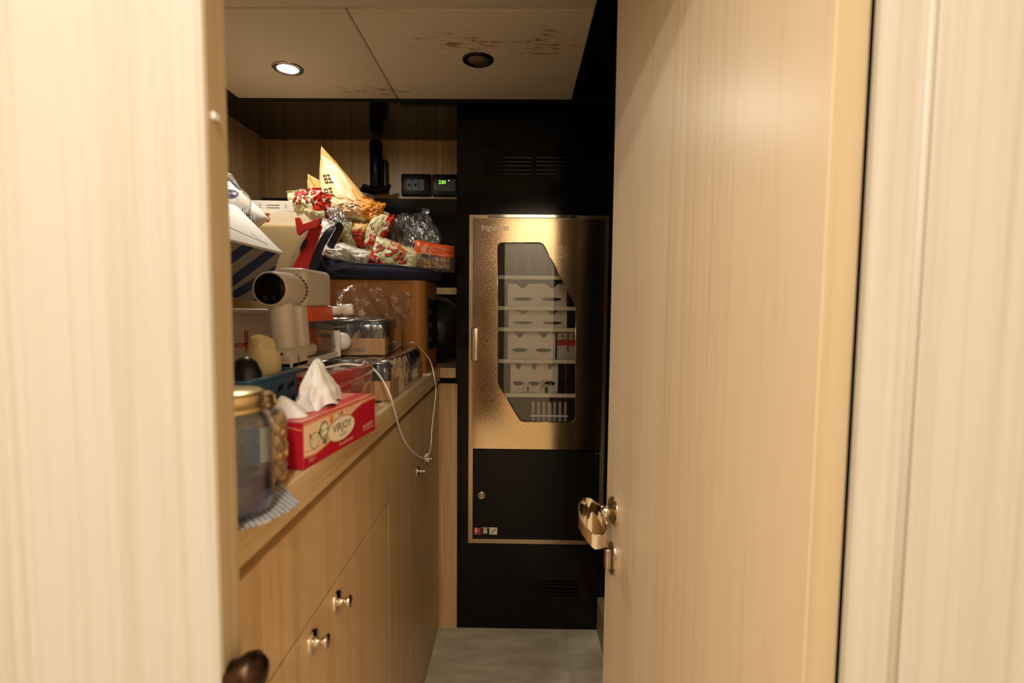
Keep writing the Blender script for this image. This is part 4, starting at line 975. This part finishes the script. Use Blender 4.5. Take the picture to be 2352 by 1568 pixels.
m = MB(); m.prism([(xs0 + .004, 1.112, 1.115), (xs0 + .004, 1.168, 1.115), (xs0 + .004, 1.182, 1.086), (xs0 + .004, 1.125, 1.086)], (xw - .008, 0, 0), plain('collected_dust', C(96, 72, 50), .95), .003); m.build('dust', bn)
m = MB(); m.tube([(HX, .972, 1.196), (HX, .976, 1.165), (HX, .983, 1.12), (HX, .990, 1.082)], .0225, WHITE, 20, res=5); m.build('grip', vt)
m = MB(); m.hexa((-.474, 1.012, 1.094), (.048, 0, 0), (0, .038, 0), (0, -.012, .086), WHITE, .008, 4); m.build('rear_strut', vt)
m = MB(); m.hexa((-.486, .944, 1.072), (.062, 0, 0), (0, .135, .003), (0, .006, .026), WHITEG, .010, 4); m.build('battery', vt)
m = MB(); m.hexa((-.50, .948, zb), (.078, 0, 0), (0, .252, 0), (0, 0, .013), WHITE, .002); m.hexa((-.50, .948, zb), (.078, 0, 0), (0, .075, 0), (0, 0, .030), WHITE, .004)
m.hexa((-.50, 1.196, zb), (.082, 0, 0), (0, .008, 0), (0, 0, .062), WHITE, .003, 3)
m.hexa((-.4215, .975, zb + .006), (.0006, 0, 0), (0, .003, 0), (0, .0, .02), GREYT); m.build('dock', vt)
m = MB(); m.lathe([(0, 0), (.0185, 0), (.0195, .004), (.016, .018), (.011, .026), (.010, .05), (.0135, .052), (.0135, .072), (.011, .075), (0, .075)], (-.468, 1.214, 1.164), WHITE, (1, .14, .1), 28)
tag(m.build('dusting_nozzle'), 'white round dusting nozzle sticking out behind the orange dust bin, the upper attachment', 'vacuum attachment')
m = MB(); m.blob((-.421, 1.222, 1.094), (.0205, .017, .0215), WHITE, 0, n=3); m.cyl((-.45, 1.212, 1.09), (-.425, 1.216, 1.092), .014, WHITE, 20)
tag(m.build('brush_tool'), 'white ball-shaped brush attachment low behind the vacuum dock', 'vacuum attachment')

# ================================================================== BLUE BASKET
bk = thing('blue_basket', (-.47, .8, ZT), 'blue slotted plastic basket between the gold lidded jars and vacuum', 'basket')
bx0, bx1, by0, by1, bz = -.545, -.385, .715, .882, ZT + .104
m = MB()
def slotwall(o, ex, ez, W, Hh, n, dep):
    f2 = lambda x, y: V3(o) + V3(ex) * x + V3(ez) * y
    holes = []
    for r_ in range(3):
        for k in range(n):
            x = W * (k + .15) / n; y = Hh * (.2 + .25 * r_); w_ = W * .68 / n; holes.append([f2(x, y), f2(x + w_, y + .005), f2(x + w_, y + .016), f2(x, y + .011)])
    m.plate_hole([f2(0, 0), f2(W, 0), f2(W, Hh), f2(0, Hh)], holes, dep, BLUEP)
slotwall((bx1, by0, ZT), (0, 1, 0), (0, 0, 1), by1 - by0, bz - ZT, 4, (-.002, 0, 0)); slotwall((bx0, by0, ZT), (0, 1, 0), (0, 0, 1), by1 - by0, bz - ZT, 4, (.002, 0, 0))
slotwall((bx0, by0, ZT), (1, 0, 0), (0, 0, 1), bx1 - bx0, bz - ZT, 3, (0, .002, 0)); slotwall((bx0, by1, ZT), (1, 0, 0), (0, 0, 1), bx1 - bx0, bz - ZT, 3, (0, -.002, 0))
m.box(bx0, bx1, by0, by1, ZT, ZT + .002, BLUEP); m.build('slotted_body', bk)
m = MB(); e = .008
m.plate_hole([(bx0 - e, by0 - e, bz), (bx1 + e, by0 - e, bz), (bx1 + e + .004, by1 + e, bz), (bx0 - e, by1 + e, bz)], [[(bx0 + .003, by0 + .003, bz), (bx1 - .003, by0 + .003, bz), (bx1 - .003, by1 - .003, bz), (bx0 + .003, by1 - .003, bz)]], (0, 0, .003), BLUEP)
m.build('rim', bk)
# black capped brush, cream tapered bottle, white bottle: all standing in the basket
m = MB(); m.lathe([(0, 0), (.024, 0), (.0265, .02), (.0275, .075), (.026, .098), (.022, .114), (.015, .128), (.006, .134), (0, .135)], (-.415, .762, ZT + .003), BLKR, (.02, .05, 1), 28)
tag(m.build('black_bottle'), 'glossy black dome-capped bottle standing in the blue basket', 'bottle')
ct = thing('cream_bottle', (-.43, .835, ZT + .003), 'tilted cream squeeze bottle with a notched open spout in the blue basket', 'bottle')
ax_ = V3((.14, .05, 1)).normalized(); cb = V3((-.437, .833, ZT + .004))
m = MB(); m.lathe([(0, 0), (.0195, 0), (.021, .01), (.0255, .055), (.028, .085), (.0285, .10)], cb, CREAM2, ax_, 32); m.build('body', ct)
t_ = ax_.cross(V3((1, 0, 0))).normalized(); rr_ = ax_.cross(t_)
def cap(u, v):
    a = u * 2 * math.pi; e1, e2 = V3((1, 0, 0)) - ax_ * ax_.x, V3((0, 1, 0)) - ax_ * ax_.y
    r = (.0288 - .0035 * v ** 2) * (1 if v < .999 else .94); stp = min(1, max(0, (math.cos(a) - .1) / .12)); hgt = .10 + .056 * v - (.013 * stp + .003 * math.sin(2 * a) + .004 * math.cos(a)) * v
    return cb + ax_ * hgt + e1 * math.cos(a) * r + e2 * math.sin(a) * r
m = MB(); m.grid(cap, 40, 10, CREAMC, True, True); m.grid(lambda u, v: cap(u, 1).lerp(cb + ax_ * .128, v), 40, 4, CREAMC, True, True); m.blob(cap(.03, .93), (.003, .003, .003), DARKP, 0); m.build('spout_cap', ct)
m = MB(); m.lathe([(0, 0), (.017, 0), (.018, .004), (.018, .088), (.012, .102), (.009, .104), (.009, .118), (0, .119)], (-.5235, .84, ZT + .003), WHITE, n=24)
m.grid(lambda u, v: V3((-.5235 + .0184 * math.cos(-2.2 + u * 2.4), .84 + .0184 * math.sin(-2.2 + u * 2.4), ZT + .05 + .035 * v)), 14, 1, plain('purple_label', C(70, 52, 110), .5))
tag(m.build('white_bottle'), 'small white bottle with a purple label band at the back of the basket', 'bottle')

# ================================================================== NAVY TOTE WITH SNACK BAGS
tz = ZT + .3006
tt_ = thing('tote_bag', (-.465, 1.75, tz), 'open navy canvas tote bag full of snacks on the brown box', 'bag')
cxt, cyt, ax2, ay2 = -.462, 1.735, .192, .128
def tote(u, v, inner=0):
    a = u * 2 * math.pi; c_, s_ = math.cos(a), math.sin(a); p = 1 / (abs(c_) ** 3.2 + abs(s_) ** 3.2) ** (1 / 3.2)
    hh = .036 + .075 * max(0, -c_) ** 2 + .07 * max(0, s_) + .006 * math.sin(3 * a)
    bulge = .010 * math.sin(v * math.pi); k = inner
    return V3((cxt + (ax2 + bulge - k) * c_ * p, cyt + (ay2 + bulge - k) * s_ * p - .008 * v * (s_ < 0), tz + .0005 + hh * v + .003 * noise.noise(V3((c_ * 4, s_ * 4, v * 2))) * v))
m = MB(); m.grid(lambda u, v: tote(u, v), 80, 8, NAVY, True, True); m.grid(lambda u, v: tote(u, v, .004), 80, 8, NAVY, True, True); m.grid(lambda u, v: tote(u, 1, .004 * v), 80, 1, NAVY, False, True)
m.grid(lambda u, v: tote(u, 0).lerp(V3((cxt, cyt, tz + .0008)), v), 80, 3, NAVY, True, True); m.build('canvas_body', tt_)
m = MB(); m.tube([tote(u / 100, 1, .002) for u in range(0, 101, 4)], .0045, NAVY, 8, res=2); m.build('hem', tt_)
def strap(pts, wv, wd, name='carry_strap'):
    m = MB(); m.tube([pY(*p) for p in pts], 0, NAVYK, flat=(wv, .0025, wd), res=8); return m.build(name, tt_)
NAVYK = plain('navy_webbing', C(34, 30, 48), .55)
strap([(716, 636, 1.598), (724, 600, 1.590), (738, 562, 1.585), (756, 532, 1.583), (772, 517, 1.588), (780, 522, 1.60), (770, 545, 1.61), (758, 568, 1.612)], (.7, 0, .5), .022)
strap([(748, 545, 1.578), (738, 575, 1.574), (742, 602, 1.573), (758, 622, 1.575), (790, 634, 1.585)], (.1, -1, .1), .010)
strap([(752, 622, 1.575), (775, 612, 1.576), (800, 608, 1.583), (815, 610, 1.59)], (0, .1, 1), .020)

def snack(px, py, y, w_, h_, t, rot, mats, name, label, cat='snack bag', texts=(), yaw=0, tilt=0, seed=0, nu=44, nv=44, crimp=.1, group=None, bend=0, wr=.55, badges=()):
    """foil pillow bag with crimped top and bottom edges; mats(u,v,side) picks the printed foil"""
    c0 = pY(px, py, y)
    R = Matrix.Rotation(math.radians(yaw), 3, 'Z') @ Matrix.Rotation(math.radians(tilt), 3, 'X') @ Matrix.Rotation(math.radians(-rot), 3, 'Y')
    ex, ez, en = R @ V3((1, 0, 0)), R @ V3((0, 0, 1)), R @ V3((0, -1, 0))
    def S(u, v, sg, off=0):
        X, Y = u * 2 - 1, v * 2 - 1
        e = 1 - crimp * 1.4
        ty = max(0, 1 - (abs(Y) / e) ** 2.6); tx = max(0, 1 - abs(X) ** 3.0)
        T = t / 2 * (tx ** .55) * (ty ** .6)
        pinch = 1 - .07 * (1 - abs(Y) ** 2) * (t / w_)
        crease = math.sin(X * 13 + seed) * .0022 * abs(Y) ** 4 + .0012 * math.sin(X * 31 + seed * 2) * abs(Y) ** 8
        n1 = noise.noise(V3((X * 2.4 + seed, Y * 2.4, seed * 1.7))) * .010 * wr; n2 = noise.noise(V3((X * 6 + seed, Y * 6, sg * 2.0 + seed))) * .0045 * wr * min(1, T / .008)
        ridg = -abs(noise.noise(V3((X * 3.5 - seed, Y * 3.5 + seed, sg * 3.1)))) * .010 * wr * min(1, T / .01)
        return c0 + ex * (X * w_ / 2 * pinch + .004 * noise.noise(V3((Y * 3, seed, 1)))) + ez * (Y * h_ / 2 + .004 * noise.noise(V3((X * 3, seed, 5)))) + en * (sg * max(T + n2 + ridg, 0) + n1 + crease + bend * (X * X - .3) + off)
    m = MB()
    m.grid(lambda u, v: S(u, v, 1), nu, nv, lambda u, v: mats(u, v)); m.grid(lambda u, v: S(u, v, -1), nu, nv, lambda u, v: mats(u, v))
    mp = lambda X, Y, off: S(min(max(X / w_ + .5, 0), 1), min(max(Y / h_ + .5, 0), 1), 1, off)
    for tx in texts:
        body, size, x, y_, mat, r_, bold = tx[:7]; off = tx[7] if len(tx) > 7 else .0012
        m.text(body, size, x, y_, None, mat, off, rot=math.radians(r_), bold=bold, mapper=mp)
    return tag(m.build(name), label, cat, group)
one = lambda mt: (lambda u, v: mt)

snack(906, 591, 1.655, .158, .098, .055, -20, lambda u, v: BAGR if (v < .52 - u * 1.0 and v > .02) else BAGC, 'potato_snack_bag', 'cream snack bag with orange Calbee lettering lying on the tote front',
      texts=[('Calbee', .024, .006, .034, ORNG, -14, .0006), ('ップル', .040, -.010, .002, OUTL, -8, .0028), ('ップル', .040, -.010, .002, REDP, -8, .0010, .0024), ('コ', .030, -.052, -.026, PAPER, -8, .0014)], seed=1, crimp=.07, tilt=-10)
def rb(u, v):
    if u > .66 + .12 * math.sin(v * 3): return BAGR
    if .18 < v < .42 and u > .35: return BAGR
    return BAGC
snack(866, 534, 1.70, .074, .148, .05, -22, rb, 'rice_cracker_bag', 'small cream and red banded cracker bag standing above the Calbee bag',
      texts=[('小小', .020, .010, -.028, CREAMP, -10, .0006), ('NN', .020, -.016, -.052, REDP, -10, .0008), ('米果', .018, .024, .03, CREAMP, -80, .0006), ('N', .016, -.012, .006, DARKP, 10, .0004)], seed=2, wr=.5)
def lines(n, w0, y0, dy, x0=0, rot=0):
    return [('lIlI llI lIll lI llIl lIlI'[:w0], .0062, x0, y0 - dy * k, GREYT, rot, 0) for k in range(n)]
snack(790, 590, 1.645, .165, .082, .06, -14, one(BAGW), 'white_snack_bag', 'white snack bag lying back side up with small print and barcode',
      texts=lines(5, 24, .024, .009, -.035) + [('||||||||', .022, .05, .002, DARKP, 3, .0003)], seed=5, wr=.7, tilt=-8)
snack(752, 552, 1.66, .075, .125, .045, -22, lambda u, v: BAGW if u < .9 else BAGO, 'white_snack_bag', 'upright white printed snack bag beside the navy strap loop', texts=lines(8, 20, .03, .010), seed=8)
snack(800, 548, 1.69, .05, .12, .035, 12, one(BAGG), 'green_snack_bag', 'narrow pale green snack pack wedged between white and brown packs', seed=9)
snack(826, 542, 1.70, .058, .098, .05, -6, lambda u, v: BAGB if v < .62 else BAGK, 'brown_sauce_pack', 'small brown glossy pack with dark red round print in the middle',
      texts=[('日日', .018, 0, .008, REDP, 0, .0008), ('◎', .036, .002, -.022, REDP, 0, .0006)], seed=4)
snack(703, 474, 1.665, .115, .108, .05, 6, lambda u, v: BAGR if u > .74 and v > .35 else BAGC, 'potato_snack_bag', 'cream snack bag with large red outlined characters at the upper left of the pile',
      texts=[('ポ', .058, -.005, .026, OUTL, -4, .0020), ('ポ', .058, -.005, .026, REDP, -4, .0006, .0026), ('ル', .03, .034, .012, CREAMP, 20, .0012)], seed=11, wr=.6, tilt=8)
snack(741, 478, 1.70, .05, .10, .04, -14, lambda u, v: BAGR if math.sin(v * 17 + u * 5) > -.4 else BAGB, 'red_snack_bag', 'narrow red and dark foil pack beside the large-lettered cream bag', texts=[('ホ', .022, 0, .02, CREAMP, 20, .0008)], seed=12, wr=.8)
snack(798, 478, 1.70, .125, .068, .05, -6, lambda u, v: BAGC if abs(u - .5) > .36 or v < .15 else BAGO2, 'cracker_pack', 'cream cracker pack with pinkish window lying under the tall bag', texts=[('1', .02, .018, .018, REDP, 0, .0006), ('一', .03, .01, .004, OUTL, 0, .0006), ('◎', .018, -.036, -.008, PAPER, 0, .001)], seed=14) if False else None
BAGO2 = plain('translucent_peach_foil', C(226, 186, 140), .25, bump=(30, .5, (1, 1, 1), 4, .003))
snack(800, 480, 1.70, .125, .068, .05, -8, lambda u, v: BAGC if abs(u - .5) > .36 or v < .15 else BAGO2, 'cracker_pack', 'cream and peach cracker pack lying under the tall pointed bag', texts=[('1', .02, .018, .018, REDP, 0, .0006), ('一', .03, .01, .004, OUTL, 0, .0006), ('◎', .018, -.036, -.008, PAPER, 0, .001)], seed=14)
snack(852, 484, 1.705, .085, .075, .05, -18, one(BAGO), 'orange_pouch', 'glossy orange pouch at the foot of the tall pointed bag', seed=15, wr=.8)
snack(806, 512, 1.72, .13, .06, .04, 5, one(BAGG), 'olive_snack_bag', 'olive foil pack buried in the middle of the pile', seed=16, wr=.8)

# tall pointed bag with two dark characters: a sheet-thin emptied pouch, corners measured in the room
def pouch(cs, y0, t, matf, name, label, texts=(), sag=.012, seed=0):
    P4 = [pY(x, y, yy) for x, y, yy in cs]          # bottom-left, bottom-right, top-right, top-left
    ex = (P4[1] - P4[0]).normalized(); n = V3((0, -1, 0))
    def S(u, v, sg, off=0):
        p = P4[0].lerp(P4[1], u).lerp(P4[3].lerp(P4[2], u), v); k = max(0, math.sin(u * math.pi)) ** .7 * max(0, math.sin(min(1, v + .03) * math.pi)) ** .5
        return p + n * (sg * t / 2 * k + sag * math.sin(u * math.pi) * (1 - v * .5) + .008 * noise.noise(V3((u * 3 + seed, v * 4, 2))) + .003 * noise.noise(V3((u * 9, v * 9 + seed, sg))) + off)
    m = MB(); m.grid(lambda u, v: S(u, v, 1), 40, 50, matf); m.grid(lambda u, v: S(u, v, -1), 40, 50, matf)
    for body, size, u0, v0, mat, r_, bold in texts:
        W_, H_ = (P4[1] - P4[0]).length, (P4[3] - P4[0]).length
        o = S(u0, v0, 1); e1 = (S(u0 + .05, v0, 1) - o).normalized(); e2 = (S(u0, v0 + .05, 1) - o); 
        mp = lambda X, Y, off, u0=u0, v0=v0: S(u0 + (X) / (W_ * (1 - .55 * v0)), v0 + Y / H_, 1, off)
        if body == '旺':
            G = [(-.5, -.42, -.5, .42), (-.12, -.42, -.12, .42), (-.55, .4, -.07, .4), (-.5, 0, -.12, 0), (-.55, -.4, -.07, -.4), (.05, .42, .58, .42), (.1, 0, .52, 0), (.0, -.42, .62, -.42), (.31, -.42, .31, .42)]
            ca, sa = math.cos(math.radians(r_)), math.sin(math.radians(r_)); T = lambda x, y: (size * (x * ca - y * sa), size * (x * sa + y * ca))
            m.strokes([T(a, b) + T(c, d_) for a, b, c, d_ in G], size * .12, mp, mat)
        else: m.text(body, size, 0, 0, None, mat, .0032, rot=math.radians(r_), bold=bold, mapper=mp)
    return tag(m.build(name), label, 'snack bag')
pouch([(729, 472, 1.72), (868, 487, 1.72), (772, 372, 1.76), (738, 335, 1.78)], 0, .03, lambda u, v: BAGK if (u > .84 or v > .86 or u < .05) else (BAGO if .78 < u < .82 and v < .4 else BAGC), 'rice_cracker_bag',
      'tall pointed cream bag with two dark characters and a tan edge', texts=[('旺', .032, .25, .24, OUTL, 14, 0), ('旺', .032, .27, .47, OUTL, 14, 0)], seed=3)
pouch([(705, 456, 1.735), (752, 470, 1.735), (744, 420, 1.75), (707, 399, 1.76)], 0, .012, one(BAGK), 'kraft_pouch', 'small tan translucent pouch corner standing left of the tall pointed bag', seed=6, texts=[('ruan', .012, .55, .3, OUTL, 15, .0002)])

# orange noodle pack
ot = thing('noodle_pack', pY(997, 628, 1.66), 'clear pack of dried noodles with orange printed header at the right end', 'noodle pack')
q = pY(998, 592, 1.66)
def nd(sg):
    def S(u, v):
        X, Y = u * 2 - 1, v * 2 - 1; T = .028 * max(0, 1 - abs(X) ** 4) ** .5 * max(0, 1 - abs(Y) ** 4) ** .5
        return q + V3((X * .064, -sg * T + .004 * noise.noise(V3((X * 3, Y * 3, sg))), Y * .047 - .010 * X * (1 + Y) * .5 + .003 * noise.noise(V3((X * 2, Y * 2, 4)))))
    return S
m = MB()
mf = lambda u, v: ORNG if v > .55 + .05 * math.sin(u * 6) else FILM
m.grid(nd(1), 30, 24, mf); m.grid(nd(-1), 30, 24, mf)
mpp = lambda X, Y, off: nd(1)(min(max(X / .128 + .5, 0), 1), min(max(Y / .094 + .5, 0), 1)) + V3((0, -off, 0))
m.text('夏夕', .022, -.018, .018, None, PEACH, .0012, rot=-.1, mapper=mpp)
for yy in (.030, .008): m.tube([mpp(-.06 + .012 * k, yy, .001) for k in range(11)], .0008, PEACH, 5, res=2)
m.build('wrapper', ot)
m = MB()
for k in range(26):
    y_ = rr.uniform(-.036, -.004); z_ = [(-.05 + .0125 * i, rr.uniform(-.004, .004)) for i in range(9)]
    m.tube([q + V3((a, rr.uniform(-.018, .012), y_ + b)) for a, b in z_], .0022, NOODLE, 6, res=3)
m.build('noodles', ot)

# big crumpled clear bag at the right of the pile
def crumple(cs, amp, seed, name, label, nu=60, nv=44, belly=.04):
    P4 = [pY(*c) for c in cs]
    def S(sg):
        def f(u, v):
            p = P4[0].lerp(P4[1], u).lerp(P4[3].lerp(P4[2], u), v); k = (math.sin(u * math.pi) * math.sin(v * math.pi)) ** .5 if 0 < u < 1 and 0 < v < 1 else 0
            t1 = noise.turbulence_vector(V3((u * 3.5 + seed, v * 3.5, seed)), 2, True) * amp; t2 = V3((0, 0, 0))
            r_ = -abs(noise.noise(V3((u * 9 + seed, v * 9, 7)))) * amp * .7
            return p + t1 - V3((0, amp * .8, 0)) + V3((0, -sg * belly * k + r_, 0))
        return f
    m = MB(); m.grid(S(1), nu, nv, FILM); m.grid(S(-1), nu, nv, FILM); return tag(m.build(name), label, 'plastic bag')
crumple([(918, 585, 1.72), (1024, 600, 1.72), (985, 492, 1.80), (912, 498, 1.78)], .022, 4.2, 'crumpled_clear_bag', 'large crumpled clear plastic bag behind the orange noodle pack', belly=.03)
crumple([(752, 525, 1.66), (800, 520, 1.66), (790, 480, 1.68), (750, 478, 1.68)], .010, 9.1, 'clear_snack_wrapper', 'clear crinkled wrapper in the middle of the pile above the strap loop', 30, 24, .012)
crumple([(896, 570, 1.735), (930, 585, 1.735), (915, 500, 1.76), (892, 505, 1.76)], .008, 2.7, 'clear_noodle_bag', 'narrow clear bag standing just right of the red and cream cracker bag', 30, 24, .015)

# red paper bag beside the woven box
Yr = 1.588
ppx = lambda x, y, yy=Yr: pY(x, y, yy)
rt = thing('red_paper_bag', (ppx(680, 700).x, Yr, ZT), 'folded red paper bag standing between the woven box and navy tote', 'bag')
m = MB(); pts = [ppx(x, y) for x, y in ((667, 630), (705, 630), (716, 590), (738, 520), (722, 500), (704, 540), (694, 562), (688, 585), (676, 604))]
a_, b_ = ppx(667, 630), ppx(705, 630); pts = pts[1:] + [a_, V3((a_.x, Yr, ZT)), V3((b_.x, Yr, ZT))]
m.prism(pts, (0, .012, 0), REDPAPER, .0008); m.ell(0, 0, .008, .022, ortho(ppx(699, 562) , (1, 0, 0), (0, 0, 1)), plain('maroon_slot', C(70, 16, 14), .7), .0012, -.5); m.build('front_panel', rt)
m = MB(); pts = [ppx(x, y, Yr - .012) for x, y in ((677, 500), (687, 499), (694, 515), (712, 509), (735, 500), (728, 522), (700, 528), (686, 540), (682, 536))]
m.prism(pts, (0, .0125, 0), REDPAPER, .001); m.build('folded_top', rt)
crumple([(655, 628, 1.592), (670, 628, 1.592), (700, 545, 1.6), (690, 548, 1.6)], .004, 6.1, 'clear_side_wrapper', 'thin strip of clear wrapper along the red paper bag', 16, 20, .004)

# ================================================================== WHITE CABLE
ct_ = thing('charging_cable', pX(985, 1052, XC + .012), 'thin white charging cable trailing from the vacuum over the worktop to a knob', 'cable')
def q3(*a): return V3(a)
zt = 1.0585
pts = [q3(-.418, .965, zt + .004), q3(-.405, 1.0, zt - .001), pZ(745, 844, zt), pZ(790, 836, zt + .002), pZ(830, 838, zt), q3(-.335, 1.12, zt - .002), pX(868, 858, -.31), pX(885, 884, -.275), pX(897, 910, -.262), pX(907, 945, -.262), pX(918, 985, -.268), pX(933, 1018, -.270), pX(953, 1041, -.270), pX(974, 1052, -.262), pX(985, 1050, -.262)]
m = MB(); m.tube(pts, .0022, CABLE, 8, res=8); m.build('lead', ct_)
pts = [V3((-.345, 1.575, 1.062)), pX(948, 786, -.318), pX(962, 797, -.31), pX(975, 810, -.300), pX(988, 828, -.285), pX(994, 848, -.272), pX(998, 868, -.262), pX(1001, 890, -.262), pX(1001, 906, -.262), pX(997, 940, -.266), pX(992, 985, -.268), pX(990, 1020, -.268), pX(984, 1048, -.262)]
m = MB(); m.tube(pts, .0020, CABLE, 8, res=8); m.build('return_lead', ct_)
c_ = pX(981, 1051, -.259); m = MB()
for k in range(3):
    m.tube([c_ + V3((.004 * math.sin(a * 2 + k), .012 * math.cos(a + k), .011 * math.sin(a + k * .7))) for a in [i / 10 * 2 * math.pi for i in range(11)]], .0019, CABLE, 7, res=3)
m.build('tied_knot', ct_)

bpy.context.scene.cycles.transparent_max_bounces = 24
